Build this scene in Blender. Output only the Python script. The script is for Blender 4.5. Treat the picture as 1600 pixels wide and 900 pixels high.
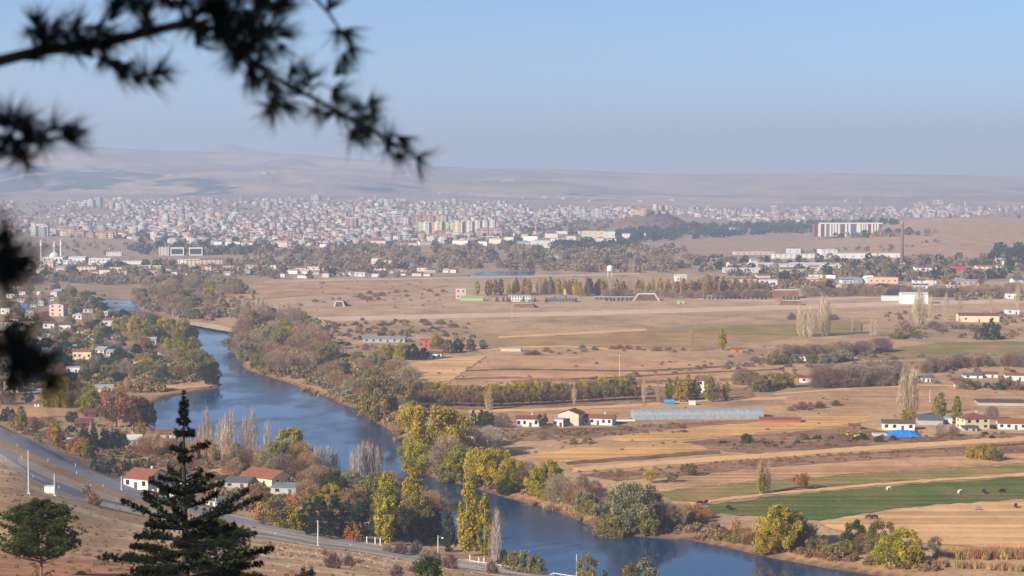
import bpy, math, random
import numpy as np
from mathutils import Vector, Matrix

for o in list(bpy.data.objects):
    bpy.data.objects.remove(o)
scene = bpy.context.scene
col = scene.collection
R = math.radians

# ------------------------------------------------------------------ camera
CAM_H = 113.0                    # eye height above the river plain, metres
FPX = 3000.0                     # focal length in photograph pixels (1600 wide)
HZ = 280.0                       # row of the true horizon in the photograph
PITCH = math.atan((450 - HZ) / FPX)
cam_d = bpy.data.cameras.new('camera')
cam = bpy.data.objects.new('camera', cam_d)
col.objects.link(cam)
cam.location = (0, 0, CAM_H)
cam.rotation_euler = (R(90) - PITCH, 0, 0)
cam_d.sensor_width = 36
cam_d.lens = 36 * FPX / 1600
cam_d.clip_start = 0.05
cam_d.clip_end = 60000
cam_d.dof.use_dof = True
cam_d.dof.focus_distance = 900
cam_d.dof.aperture_fstop = 7.5
scene.camera = cam

# ------------------------------------------------------------------ light
SUN_EL, SHADOW_AZ = 27.0, 50.0   # shadows run away from the viewer and to the right
world = bpy.data.worlds.new('World')
scene.world = world
world.use_nodes = True
wn = world.node_tree
wn.nodes.clear()
w_out = wn.nodes.new('ShaderNodeOutputWorld')
w_bg = wn.nodes.new('ShaderNodeBackground')
w_sky = wn.nodes.new('ShaderNodeTexSky')
w_sky.sky_type = 'NISHITA'
w_sky.sun_disc = False
w_sky.sun_elevation = R(SUN_EL)
w_sky.sun_rotation = R(180 + SHADOW_AZ)
w_sky.altitude = 2500
w_sky.air_density = 1.0
w_sky.dust_density = 0.0
w_sky.ozone_density = 3.5
w_bg.inputs['Strength'].default_value = 0.06
w_tint = wn.nodes.new('ShaderNodeMix'); w_tint.data_type = 'RGBA'; w_tint.blend_type = 'MULTIPLY'; w_tint.inputs[0].default_value = 1.0
w_tint.inputs[7].default_value = (0.90, 1.11, 1.24, 1)      # clear, cool autumn air
wn.links.new(w_sky.outputs[0], w_tint.inputs[6])
wn.links.new(w_tint.outputs[2], w_bg.inputs[0])
wn.links.new(w_bg.outputs[0], w_out.inputs[0])
sun_d = bpy.data.lights.new('sun', 'SUN')
sun_d.energy = 5.0
sun_d.angle = R(0.5)
sun_d.color = (1.0, 0.93, 0.82)
sun = bpy.data.objects.new('sun', sun_d)
col.objects.link(sun)
_sd = Vector((math.sin(R(SHADOW_AZ)) * math.cos(R(SUN_EL)), math.cos(R(SHADOW_AZ)) * math.cos(R(SUN_EL)), -math.sin(R(SUN_EL))))
sun.rotation_euler = _sd.to_track_quat('-Z', 'Y').to_euler()
sun.location = (-300, -300, 400)

scene.view_settings.view_transform = 'Standard'
scene.view_settings.look = 'None'
scene.view_settings.exposure = 0.8
scene.view_settings.gamma = 1.0
scene.render.engine = 'CYCLES'
cy = scene.cycles
cy.use_denoising = True
cy.max_bounces = 6
cy.diffuse_bounces = 2
cy.glossy_bounces = 3
cy.transmission_bounces = 3
cy.volume_bounces = 1
cy.transparent_max_bounces = 8
cy.sample_clamp_indirect = 6

# ------------------------------------------------------------------ helpers
def S(r, g, b, k=1.0):
    """sRGB 0-255 to linear, scaled."""
    def f(c):
        c /= 255.0
        return c / 12.92 if c <= 0.04045 else ((c + 0.055) / 1.055) ** 2.4
    return (f(r) * k, f(g) * k, f(b) * k)

_hash = np.random.RandomState(7).rand(256, 256)
def vnoise(x, y):
    x = np.asarray(x, float); y = np.asarray(y, float)
    xi = np.floor(x).astype(int); yi = np.floor(y).astype(int)
    fx = x - xi; fy = y - yi
    fx = fx * fx * (3 - 2 * fx); fy = fy * fy * (3 - 2 * fy)
    a = _hash[xi % 256, yi % 256]; b = _hash[(xi + 1) % 256, yi % 256]
    c = _hash[xi % 256, (yi + 1) % 256]; d = _hash[(xi + 1) % 256, (yi + 1) % 256]
    return (a * (1 - fx) + b * fx) * (1 - fy) + (c * (1 - fx) + d * fx) * fy
def fbm(x, y, n=4):
    s = 0; a = 0.5
    for i in range(n):
        s = s + a * vnoise(x * 2 ** i + 17.3 * i, y * 2 ** i + 9.1 * i); a *= 0.5
    return s
def sstep(a, b, x):
    t = np.clip((np.asarray(x, float) - a) / (b - a), 0, 1)
    return t * t * (3 - 2 * t)

def in_poly(px, py, poly):
    px = np.asarray(px, float); py = np.asarray(py, float)
    ins = np.zeros(px.shape, bool)
    n = len(poly)
    for i in range(n):
        x0, y0 = poly[i]; x1, y1 = poly[(i + 1) % n]
        if y0 == y1:
            continue
        c = ((y0 > py) != (y1 > py)) & (px < (x1 - x0) * (py - y0) / (y1 - y0) + x0)
        ins ^= c
    return ins

def ray(px, py):
    cp, sp = math.cos(PITCH), math.sin(PITCH)
    u = 450 - py
    return np.array([px - 800, FPX * cp + u * sp, -FPX * sp + u * cp])
def project(x, y, z):
    """world point -> photograph pixel"""
    cp, sp = math.cos(PITCH), math.sin(PITCH)
    dz = z - CAM_H
    f = y * cp - dz * sp
    u = y * sp + dz * cp
    return 800 + FPX * x / f, 450 - FPX * u / f
def flat(px, py):
    d = ray(px, py)
    t = CAM_H / -d[2]
    return d[0] * t, d[1] * t
def at(px, py, y):
    """the point of the pixel's sight line at forward distance y"""
    d = ray(px, py); t = y / d[1]
    return Vector((d[0] * t, y, CAM_H + d[2] * t))

# ------------------------------------------------------------------ terrain height
_cols = [
    (-300, [(0, 111.2), (60, 98.5), (130, 84), (210, 70.5), (330, 54), (440, 43), (560, 35), (650, 34), (800, 14), (900, 0)]),
    (0,    [(0, 111.2), (60, 97), (130, 83.5), (210, 69.6), (330, 52.5), (440, 40.4), (560, 31.2), (643, 30), (770, 9), (860, 0)]),
    (180,  [(0, 111.2), (60, 97), (130, 83), (210, 69.2), (330, 49), (440, 32.6), (545, 20), (591, 20), (660, 7), (710, 0)]),
    (370,  [(0, 111.2), (60, 96), (130, 82.5), (210, 67.9), (330, 46.5), (440, 27.9), (563, 10.2), (587, 10), (625, 2), (650, 0)]),
    (560,  [(0, 111.2), (60, 95), (130, 81), (210, 66.8), (330, 44), (440, 24.3), (560, 4.6), (578, 4), (600, 0), (650, 0)]),
    (700,  [(0, 111.2), (60, 94), (130, 80), (210, 65), (330, 42.8), (440, 21.3), (540, 3.5), (555, 3), (575, 0), (650, 0)]),
    (880,  [(0, 111.2), (60, 92), (130, 78), (210, 63), (330, 39), (440, 18), (530, 2), (545, 1.5), (560, 0), (650, 0)]),
    (1300, [(0, 111.2), (60, 90), (130, 74), (210, 58), (330, 34), (440, 10), (490, 1), (500, 0), (560, 0), (650, 0)]),
]
_dg = np.arange(0, 1001, 4.0)
_pg = np.arange(-300, 1301, 20.0)
_T = np.array([np.interp(_dg, [k[0] for k in c[1]], [k[1] for k in c[1]]) for c in _cols])
_H = np.array([np.interp(_pg, [c[0] for c in _cols], _T[:, j]) for j in range(len(_dg))]).T
def _smooth(a, n, axis):
    k = np.ones(n) / n
    pad = [(0, 0), (0, 0)]; pad[axis] = (n // 2, n // 2)
    return np.apply_along_axis(lambda v: np.convolve(v, k, 'valid'), axis, np.pad(a, pad, mode='edge'))
_H = _smooth(_smooth(_H, 5, 1), 5, 0)
_H = _smooth(_H, 5, 1)

def z_hill(x, y):
    """the dry hillside in front of the viewer that runs down to the road and the river"""
    yy = np.clip(y, 0, 1000)
    px = np.clip(800 + FPX * x / np.maximum(yy, 40.0), -300, 1299.9)
    i = (px + 300) / 20.0; j = np.clip(yy, 0, 999.9) / 4.0
    i0 = np.clip(np.floor(i).astype(int), 0, len(_pg) - 2); j0 = np.clip(np.floor(j).astype(int), 0, len(_dg) - 2)
    fi = i - i0; fj = j - j0
    return (_H[i0, j0] * (1 - fi) + _H[i0 + 1, j0] * fi) * (1 - fj) + (_H[i0, j0 + 1] * (1 - fi) + _H[i0 + 1, j0 + 1] * fi) * fj

RIDGE = [(-400, 250), (0, 240), (60, 232), (130, 229), (250, 236), (330, 238), (450, 240), (560, 249), (650, 258), (750, 264), (830, 263),
         (900, 266), (1000, 270), (1100, 272), (1300, 271), (1500, 274), (1600, 276), (2000, 276)]
_rx = [a for a, b in RIDGE]; _ry = [b for a, b in RIDGE]
HILL_Y0, HILL_Y1 = 7000.0, 11500.0
def z_far(x, y):
    """city slope, the mound, the bare rise on the right, and the range of hills"""
    px = 800 + FPX * x / np.maximum(y, 200.0)
    base = 46 - 33 * sstep(500, 1200, px)
    z = base * sstep(3900, 7200, y)
    # wooded mound
    mx, my = (1020 - 800) / FPX * 4230, 4230.0
    r2 = ((x - mx) / 88) ** 2 + ((y - my) / 150) ** 2
    r3 = ((x - mx + 35) / 45) ** 2 + ((y - my) / 120) ** 2
    z = z + 40 * np.exp(-(r2 ** 1.2) * 1.15) + 6 * np.exp(-r3 * 1.3)
    # bare rise
    rise = sstep(1230, 1500, px) * sstep(2300, 3700, y) * (1 - sstep(3900, 5200, y))
    z = z + 33 * rise + 5 * rise * (fbm(x / 160, y / 260) - 0.5)
    # hills
    ridge_z = CAM_H + HILL_Y1 * (HZ - np.interp(px, _rx, _ry)) / FPX
    t = np.clip((y - HILL_Y0) / (HILL_Y1 - HILL_Y0), 0, None)
    up = np.where(t < 1, 0.55 * t + 0.45 * t * t, 1.0)
    back = 1 - 0.8 * sstep(1.0, 1.35, t)
    amp = sstep(0, 0.25, t) * (1 - sstep(0.8, 1.0, t))
    h = (ridge_z - base) * up * back
    h = h + amp * ((fbm(x / 800, y / 600) - 0.47) * 135 + (fbm(x / 260 + 5, y / 300) - 0.47) * 60) * np.clip((ridge_z - 60) / 180, 0.35, 1)
    h = h + sstep(0.8, 1.0, t) * (fbm(x / 500, y / 500) - 0.47) * 9
    z = z + np.where(t > 0, h, 0)
    return z

# the river outline, traced as bank points of the photograph and laid on the plain
RIVER_PX = [(150, 466), (206, 466), (215, 482), (262, 496), (305, 505), (345, 510), (376, 520), (362, 546), (384, 574), (440, 592), (500, 614), (555, 636), (600, 663),
            (634, 690), (640, 712), (652, 735), (690, 744), (770, 766), (850, 788), (900, 805), (930, 822), (1000, 833),
            (1080, 838), (1140, 850), (1200, 866), (1290, 881), (1360, 892), (1440, 905), (1700, 950), (1700, 1010), (1300, 1030), (1000, 960), (868, 908), (828, 888),
            (772, 862), (720, 838), (672, 812), (628, 790), (560, 764), (480, 742), (400, 716), (330, 700), (262, 688), (232, 660), (238, 628), (262, 616),
            (310, 609), (344, 603), (340, 588), (318, 562), (298, 540), (286, 520), (250, 503), (205, 494), (150, 488)]
RIVER = [flat(a, b) for a, b in RIVER_PX]
def _densify(P, step=14.0, amp=1.6, seed=3):
    rs = random.Random(seed); out = []
    for i in range(len(P)):
        (x0, y0), (x1, y1) = P[i], P[(i + 1) % len(P)]
        n = max(1, int(math.hypot(x1 - x0, y1 - y0) / step))
        for k in range(n):
            t = k / n
            out.append((x0 + (x1 - x0) * t + rs.uniform(-amp, amp), y0 + (y1 - y0) * t + rs.uniform(-amp, amp) * 1.6))
    return out
RIVER_D = _densify(RIVER, 16.0, 1.3)
LAKE = [flat(a, b) for a, b in [(728, 430), (752, 425), (800, 423.5), (838, 424), (836, 431), (790, 433), (735, 433.5)]]
WATER_Z = -1.1
def sdist(x, y, poly):
    """signed distance to a polygon, negative inside"""
    x = np.asarray(x, float); y = np.asarray(y, float)
    d = np.full(x.shape, 1e9)
    n = len(poly)
    for i in range(n):
        ax, ay = poly[i]; bx, by = poly[(i + 1) % n]
        ex, ey = bx - ax, by - ay
        L = ex * ex + ey * ey + 1e-9
        t = np.clip(((x - ax) * ex + (y - ay) * ey) / L, 0, 1)
        d = np.minimum(d, (x - ax - t * ex) ** 2 + (y - ay - t * ey) ** 2)
    d = np.sqrt(d)
    return np.where(in_poly(x, y, poly), -d, d)
def z_dry(x, y):
    x = np.asarray(x, float); y = np.asarray(y, float)
    return np.where(y < 1000, z_hill(x, y), z_far(x, y))
def z_ground(x, y):
    x = np.atleast_1d(np.asarray(x, float)); y = np.atleast_1d(np.asarray(y, float))
    z = z_dry(x, y)
    m = (y > 470) & (y < 2000) & (x > -520) & (x < 320) & (z < 3)
    if m.any():
        s = sdist(x[m], y[m], RIVER_D)
        bank = np.clip(WATER_Z + s * 0.42, WATER_Z - 2.5, 50)
        z[m] = np.minimum(z[m], bank)
    m = (y > 2100) & (y < 2500) & (x > -80) & (x < 60)
    if m.any():
        s = sdist(x[m], y[m], LAKE)
        z[m] = np.minimum(z[m], np.clip(-0.3 + s * 0.1, -2, 50))
    bump = (fbm(x / 9, y / 9, 3) - 0.45) * 0.9
    return z + np.where((y < 720) & (z > 3), bump * np.clip((z - 3) / 10, 0, 1) * (1 - 0.75 * sstep(380, 520, y)), 0)

_ysn = np.arange(30, 1000, 6.0); _ysf = np.concatenate([np.arange(2200, 4000, 25.0), np.arange(4000, 12000, 40.0)])
_tp = np.arange(-80, 1701, 10.0)
_TX = (_tp[:, None] - 800) / FPX * _ysf[None, :]
_TF = z_far(_TX, np.repeat(_ysf[None, :], len(_tp), 0))
_RA = np.array(RIVER_D); _RB = np.roll(_RA, -1, 0); _RE = _RB - _RA; _RL = (_RE ** 2).sum(1) + 1e-9
def sd_point(x, y):
    p = np.array([x, y]) - _RA
    t = np.clip((p * _RE).sum(1) / _RL, 0, 1)
    d = math.sqrt((((p - t[:, None] * _RE) ** 2).sum(1)).min())
    c = ((_RA[:, 1] > y) != (_RB[:, 1] > y)) & (x < _RE[:, 0] * (y - _RA[:, 1]) / np.where(_RE[:, 1] == 0, 1e-9, _RE[:, 1]) + _RA[:, 0])
    return -d if c.sum() % 2 else d
def G(px, py):
    """where the sight line of a photograph pixel meets the dry ground"""
    d = ray(px, py)
    yf = CAM_H / -d[2] * d[1] if d[2] < 0 else 1e9
    if 920 < yf < 2280:
        yy = yf
    else:
        _ys = _ysn if yf < 920 else _ysf
        t = _ys / d[1]
        x = d[0] * t; z = CAM_H + d[2] * t
        if yf < 920: g = z_hill(x, _ys)
        else:
            pe = np.clip(800 + FPX * d[0] / d[1], -80, 1689); i = (pe + 80) / 10; i0 = int(i); g = _TF[i0] * (1 - i + i0) + _TF[i0 + 1] * (i - i0)
        hit = z < g
        k = int(np.argmax(hit)) if hit.any() else len(_ys) - 1
        k = max(k, 1)
        a = z[k - 1] - g[k - 1]; b = g[k] - z[k]
        yy = _ys[k - 1] + (_ys[k] - _ys[k - 1]) * float(np.clip(a / (a + b + 1e-9), 0, 1))
    xx = d[0] * yy / d[1]
    if yy > 2500 or (yy > 1000 and (xx < -520 or xx > 320)):
        return float(xx), float(yy), float(z_far(np.array([xx]), np.array([yy]))[0])
    if yy > 1000 and yy < 2080:
        return float(xx), float(yy), float(min(0.0, max(WATER_Z + sd_point(xx, yy) * 0.42, WATER_Z - 2.5)))
    if yy > 470 and yy < 1000:
        zz = float(z_hill(np.array([xx]), np.array([yy]))[0])
        if zz < 3: return float(xx), float(yy), float(min(zz, max(WATER_Z + sd_point(xx, yy) * 0.42, WATER_Z - 2.5)))
    return float(xx), float(yy), float(z_ground(xx, yy)[0])
def ppm(y):
    """photograph pixels per metre at forward distance y"""
    return FPX / y

# ------------------------------------------------------------------ objects and meshes
LABELLED = []            # (object, look phrase, pixel x, pixel y) for the label pass at the end
def link(o, parent=None):
    col.objects.link(o)
    if parent is not None:
        o.parent = parent
    return o
def new_obj(name, mesh, parent=None, loc=None, rotz=None, scale=None, color=None):
    o = bpy.data.objects.new(name, mesh)
    link(o, parent)
    if loc is not None: o.location = loc
    if rotz is not None: o.rotation_euler = (0, 0, rotz)
    if scale is not None: o.scale = scale
    if color is not None: o.color = (*color[:3], 1)
    return o
def tag(o, label, cat, group=None):
    o['label'] = label; o['category'] = cat
    if group: o['group'] = group
    return o
def structure(o, kind='structure'):
    o['kind'] = kind
    return o
def mesh_np(name, V, F, mats, mat_idx=None, smooth=False, var=None, colr=None):
    """F: (n,3) or (n,4) int array, or a list of such arrays"""
    me = bpy.data.meshes.new(name)
    Fs = F if isinstance(F, list) else [F]
    Fs = [np.asarray(f, np.int32) for f in Fs if len(f)]
    V = np.asarray(V, np.float32)
    tot = np.concatenate([np.full(len(f), f.shape[1], np.int32) for f in Fs])
    idx = np.concatenate([f.ravel() for f in Fs])
    me.vertices.add(len(V)); me.vertices.foreach_set('co', V.ravel())
    me.loops.add(len(idx)); me.loops.foreach_set('vertex_index', idx)
    me.polygons.add(len(tot))
    me.polygons.foreach_set('loop_start', np.concatenate([[0], np.cumsum(tot)[:-1]]).astype(np.int32))
    me.polygons.foreach_set('loop_total', tot)
    if mat_idx is not None: me.polygons.foreach_set('material_index', np.asarray(mat_idx, np.int32))
    if smooth: me.polygons.foreach_set('use_smooth', np.ones(len(tot), bool))
    if var is not None:
        a = me.attributes.new('var', 'FLOAT', 'FACE'); a.data.foreach_set('value', np.asarray(var, np.float32))
    if colr is not None:
        dom = 'POINT' if len(colr) == len(V) else 'FACE'
        a = me.attributes.new('Col', 'FLOAT_COLOR', dom)
        c = np.ones((len(colr), 4), np.float32); c[:, :3] = colr
        a.data.foreach_set('color', c.ravel())
    me.update(calc_edges=True)
    for m in (mats if isinstance(mats, (list, tuple)) else [mats]):
        me.materials.append(m)
    return me

class MB:
    """collects faces of one part"""
    def __init__(s): s.v = []; s.f = []
    def add(s, vs, fs):
        n = len(s.v); s.v += [tuple(v) for v in vs]; s.f += [tuple(i + n for i in f) for f in fs]; return s
    def box(s, x0, x1, y0, y1, z0, z1):
        return s.add([(x0, y0, z0), (x1, y0, z0), (x1, y1, z0), (x0, y1, z0), (x0, y0, z1), (x1, y0, z1), (x1, y1, z1), (x0, y1, z1)],
                     [(3, 2, 1, 0), (4, 5, 6, 7), (0, 1, 5, 4), (1, 2, 6, 5), (2, 3, 7, 6), (3, 0, 4, 7)])
    def tube(s, pts, rad, n=6, cap=True):
        P = [Vector(p) for p in pts]
        if not isinstance(rad, (list, tuple)): rad = [rad] * len(P)
        vs, fs = [], []
        for i, p in enumerate(P):
            t = (P[min(i + 1, len(P) - 1)] - P[max(i - 1, 0)]).normalized()
            a = t.cross(Vector((0, 0, 1)))
            if a.length < 1e-3: a = t.cross(Vector((0, 1, 0)))
            a.normalize(); b = t.cross(a)
            for k in range(n):
                w = 2 * math.pi * k / n
                vs.append(p + (a * math.cos(w) + b * math.sin(w)) * rad[i])
        for i in range(len(P) - 1):
            for k in range(n):
                fs.append((i * n + k, i * n + (k + 1) % n, (i + 1) * n + (k + 1) % n, (i + 1) * n + k))
        if cap:
            fs.append(tuple(range(n))); fs.append(tuple((len(P) - 1) * n + k for k in range(n - 1, -1, -1)))
        return s.add(vs, fs)
    def lathe(s, prof, n=16, c=(0, 0, 0)):
        vs, fs = [], []
        for r, z in prof:
            for k in range(n):
                w = 2 * math.pi * k / n
                vs.append((c[0] + r * math.cos(w), c[1] + r * math.sin(w), c[2] + z))
        for i in range(len(prof) - 1):
            for k in range(n):
                fs.append((i * n + k, i * n + (k + 1) % n, (i + 1) * n + (k + 1) % n, (i + 1) * n + k))
        fs.append(tuple(range(n - 1, -1, -1))); fs.append(tuple((len(prof) - 1) * n + k for k in range(n)))
        return s.add(vs, fs)
    def mesh(s, name, mat, smooth=False):
        me = bpy.data.meshes.new(name)
        me.from_pydata(s.v, [], s.f); me.update()
        me.materials.append(mat)
        if smooth: me.polygons.foreach_set('use_smooth', [True] * len(me.polygons))
        return me
    def build(s, name, mat, parent=None, smooth=False, **kw):
        return new_obj(name, s.mesh(name, mat, smooth), parent, **kw)

# ------------------------------------------------------------------ materials
def nodes(name):
    m = bpy.data.materials.new(name); m.use_nodes = True
    nt = m.node_tree
    b = nt.nodes['Principled BSDF']
    b.inputs['Specular IOR Level'].default_value = 0.25
    return m, nt, b
def N(nt, t, **kw):
    n = nt.nodes.new(t)
    for k, v in kw.items():
        if k in n.inputs: n.inputs[k].default_value = v
        else: setattr(n, k, v)
    return n
def noise_val(nt, scale, detail=4, rough=0.6, coord='Object', stretch=None):
    tc = N(nt, 'ShaderNodeTexCoord')
    src = tc.outputs[coord]
    if stretch:
        mp = N(nt, 'ShaderNodeMapping'); mp.inputs['Scale'].default_value = stretch[:3]
        if len(stretch) > 3: mp.inputs['Rotation'].default_value = (0, 0, stretch[3])
        nt.links.new(src, mp.inputs[0]); src = mp.outputs[0]
    n = N(nt, 'ShaderNodeTexNoise', Scale=scale, Detail=detail, Roughness=rough)
    nt.links.new(src, n.inputs['Vector'])
    return n.outputs['Fac']
def ramp(nt, fac, stops):
    r = N(nt, 'ShaderNodeValToRGB')
    e = r.color_ramp.elements
    while len(e) < len(stops): e.new(0.5)
    for k, (p, c) in enumerate(stops):
        e[k].position = p; e[k].color = (*c, 1) if len(c) == 3 else c
    nt.links.new(fac, r.inputs[0])
    return r.outputs[0]
def mul(nt, a, b, typ='MULTIPLY', fac=1.0):
    m = N(nt, 'ShaderNodeMix', data_type='RGBA', blend_type=typ)
    m.inputs[0].default_value = fac
    for s, v in ((6, a), (7, b)):
        if hasattr(v, 'links'): nt.links.new(v, m.inputs[s])
        else: m.inputs[s].default_value = (*v, 1)
    return m.outputs[2]
def plain(name, c, rough=0.8, var=0.25, scale=1.5, metallic=0.0, stretch=None, bump=0.0):
    """one real colour with weathering noise"""
    m, nt, b = nodes(name)
    f = noise_val(nt, scale, 5, 0.6, 'Object', stretch)
    lo = tuple(x * (1 - var) for x in c); hi = tuple(min(1, x * (1 + var)) for x in c)
    nt.links.new(ramp(nt, f, [(0.3, lo), (0.7, hi)]), b.inputs['Base Color'])
    b.inputs['Roughness'].default_value = rough
    b.inputs['Metallic'].default_value = metallic
    if bump:
        bp = N(nt, 'ShaderNodeBump', Strength=bump, Distance=0.1)
        nt.links.new(f, bp.inputs['Height']); nt.links.new(bp.outputs[0], b.inputs['Normal'])
    return m
def obj_colour(name, rough=0.85, var=0.2, scale=0.6):
    """wall paint whose colour is the object's own colour, with weathering"""
    m, nt, b = nodes(name)
    oi = N(nt, 'ShaderNodeObjectInfo')
    f = noise_val(nt, scale, 5, 0.6)
    nt.links.new(mul(nt, oi.outputs['Color'], ramp(nt, f, [(0.3, (1 - var,) * 3), (0.7, (1, 1, 1))])), b.inputs['Base Color'])
    b.inputs['Roughness'].default_value = rough
    return m
def leaf_mat(name, source='object', trans=0.38):
    m, nt, b = nodes(name)
    if source == 'object':
        c = N(nt, 'ShaderNodeObjectInfo').outputs['Color']
    else:
        c = N(nt, 'ShaderNodeAttribute', attribute_name='Col').outputs['Color']
    v = N(nt, 'ShaderNodeAttribute', attribute_name='var')
    cr = ramp(nt, v.outputs['Fac'], [(0.0, (0.5, 0.56, 0.6)), (0.35, (0.95, 1.0, 0.9)), (0.7, (1.3, 1.25, 1.1)), (1.0, (1.75, 1.6, 1.25))])
    c2 = mul(nt, c, cr)
    nt.links.new(c2, b.inputs['Base Color'])
    b.inputs['Roughness'].default_value = 0.9
    b.inputs['Specular IOR Level'].default_value = 0.1
    if trans:
        tr = N(nt, 'ShaderNodeBsdfTranslucent'); mx = N(nt, 'ShaderNodeMixShader', Fac=trans)
        nt.links.new(c2, tr.inputs['Color'])
        nt.links.new(b.outputs[0], mx.inputs[1]); nt.links.new(tr.outputs[0], mx.inputs[2])
        nt.links.new(mx.outputs[0], nt.nodes['Material Output'].inputs[0])
    return m

M = {}
M['leaf'] = leaf_mat('leaf')
M['twig'] = leaf_mat('twig', trans=0.0)
M['leaf_far'] = leaf_mat('leaf_far', 'Col', trans=0.3)
M['bark'] = plain('bark', (0.10, 0.075, 0.055), 0.95, 0.4, 3)
M['bark_pale'] = plain('bark_pale', (0.42, 0.36, 0.29), 0.9, 0.3, 3)
M['wall'] = obj_colour('wall_paint')
M['roof'] = obj_colour('roof_tiles', 0.9, 0.4, 1.2)
M['glass'] = plain('window_glass', (0.03, 0.035, 0.045), 0.25, 0.3, 2)
M['wood'] = plain('wood', (0.10, 0.07, 0.05), 0.8, 0.3, 2)
M['concrete'] = plain('concrete', (0.52, 0.49, 0.45), 0.9, 0.2, 0.8)
M['white'] = plain('white_paint', (0.78, 0.77, 0.74), 0.6, 0.1, 1)
M['steel'] = plain('grey_metal', (0.30, 0.31, 0.32), 0.45, 0.2, 1, 0.3)
M['far'] = None
# ------------------------------------------------------------------ ground, hills, water
def ground_material(name, far=False):
    m, nt, b = nodes(name)
    c = N(nt, 'ShaderNodeAttribute', attribute_name='Col').outputs['Color']
    if not far:
        f1 = noise_val(nt, 0.35, 6, 0.7)
        f2 = noise_val(nt, 0.05, 5, 0.62, stretch=(1, 0.55, 1))
        c = mul(nt, c, ramp(nt, f1, [(0.28, (0.62, 0.60, 0.58)), (0.5, (1, 1, 1)), (0.75, (1.22, 1.2, 1.16))]))
        c = mul(nt, c, ramp(nt, f2, [(0.32, (0.72, 0.72, 0.74)), (0.52, (1, 1, 1)), (0.7, (1.15, 1.12, 1.05))]))
        # tufts of dry scrub
        tc = N(nt, 'ShaderNodeTexCoord')
        vo = N(nt, 'ShaderNodeTexVoronoi', Scale=0.42); nt.links.new(tc.outputs['Object'], vo.inputs['Vector'])
        c = mul(nt, c, ramp(nt, vo.outputs['Distance'], [(0.12, (0.55, 0.52, 0.46)), (0.3, (1, 1, 1))]))
        bp = N(nt, 'ShaderNodeBump', Strength=0.5, Distance=0.5)
        nt.links.new(f1, bp.inputs['Height']); nt.links.new(bp.outputs[0], b.inputs['Normal'])
    else:
        f1 = noise_val(nt, 0.004, 7, 0.62)
        c = mul(nt, c, ramp(nt, f1, [(0.3, (0.66, 0.66, 0.7)), (0.5, (1, 1, 1)), (0.7, (1.25, 1.22, 1.15))]))
        f2 = noise_val(nt, 0.02, 5, 0.6)
        c = mul(nt, c, ramp(nt, f2, [(0.3, (0.8, 0.8, 0.82)), (0.6, (1.08, 1.08, 1.05))]))
    nt.links.new(c, b.inputs['Base Color'])
    b.inputs['Roughness'].default_value = 1.0
    b.inputs['Specular IOR Level'].default_value = 0.05
    return m
M['ground'] = ground_material('dry_ground')
M['hills'] = ground_material('dry_hills', True)

def grid_mesh(name, xs, ys, mat, colour):
    X, Y = np.meshgrid(xs, ys)
    x = X.ravel(); y = Y.ravel()
    z = z_ground(x, y)
    nx, ny = len(xs), len(ys)
    i = np.arange(nx * ny).reshape(ny, nx)
    F = np.stack([i[:-1, :-1].ravel(), i[:-1, 1:].ravel(), i[1:, 1:].ravel(), i[1:, :-1].ravel()], 1)
    return mesh_np(name, np.stack([x, y, z], 1), F, mat, smooth=True, colr=colour(x, y, z))

def sym(step_list):
    out = [0.0]
    for lim, st in step_list:
        while out[-1] < lim: out.append(out[-1] + st)
    a = np.array(out)
    return np.concatenate([-a[:0:-1], a])
xs_near = sym([(280, 3.2), (520, 7), (1000, 24), (6200, 110)])
ys_near = np.concatenate([np.arange(-60, 480, 6), np.arange(480, 1000, 3), np.arange(1000, 1560, 4), np.arange(1560, 2300, 8), np.arange(2300, 4600, 25), np.arange(4600, HILL_Y0 + 1, 60)])
C_DRY = np.array(S(188, 150, 112)); C_SCRUB = np.array(S(156, 128, 98)); C_STONE = np.array(S(226, 188, 146)); C_BANK = np.array(S(176, 134, 98))
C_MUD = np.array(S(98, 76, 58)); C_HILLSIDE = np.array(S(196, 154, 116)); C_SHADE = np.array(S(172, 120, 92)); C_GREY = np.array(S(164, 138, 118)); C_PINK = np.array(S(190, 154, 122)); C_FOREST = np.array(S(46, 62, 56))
def mix(a, b, t):
    t = np.asarray(t)[:, None]
    return a * (1 - t) + b * t
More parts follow.
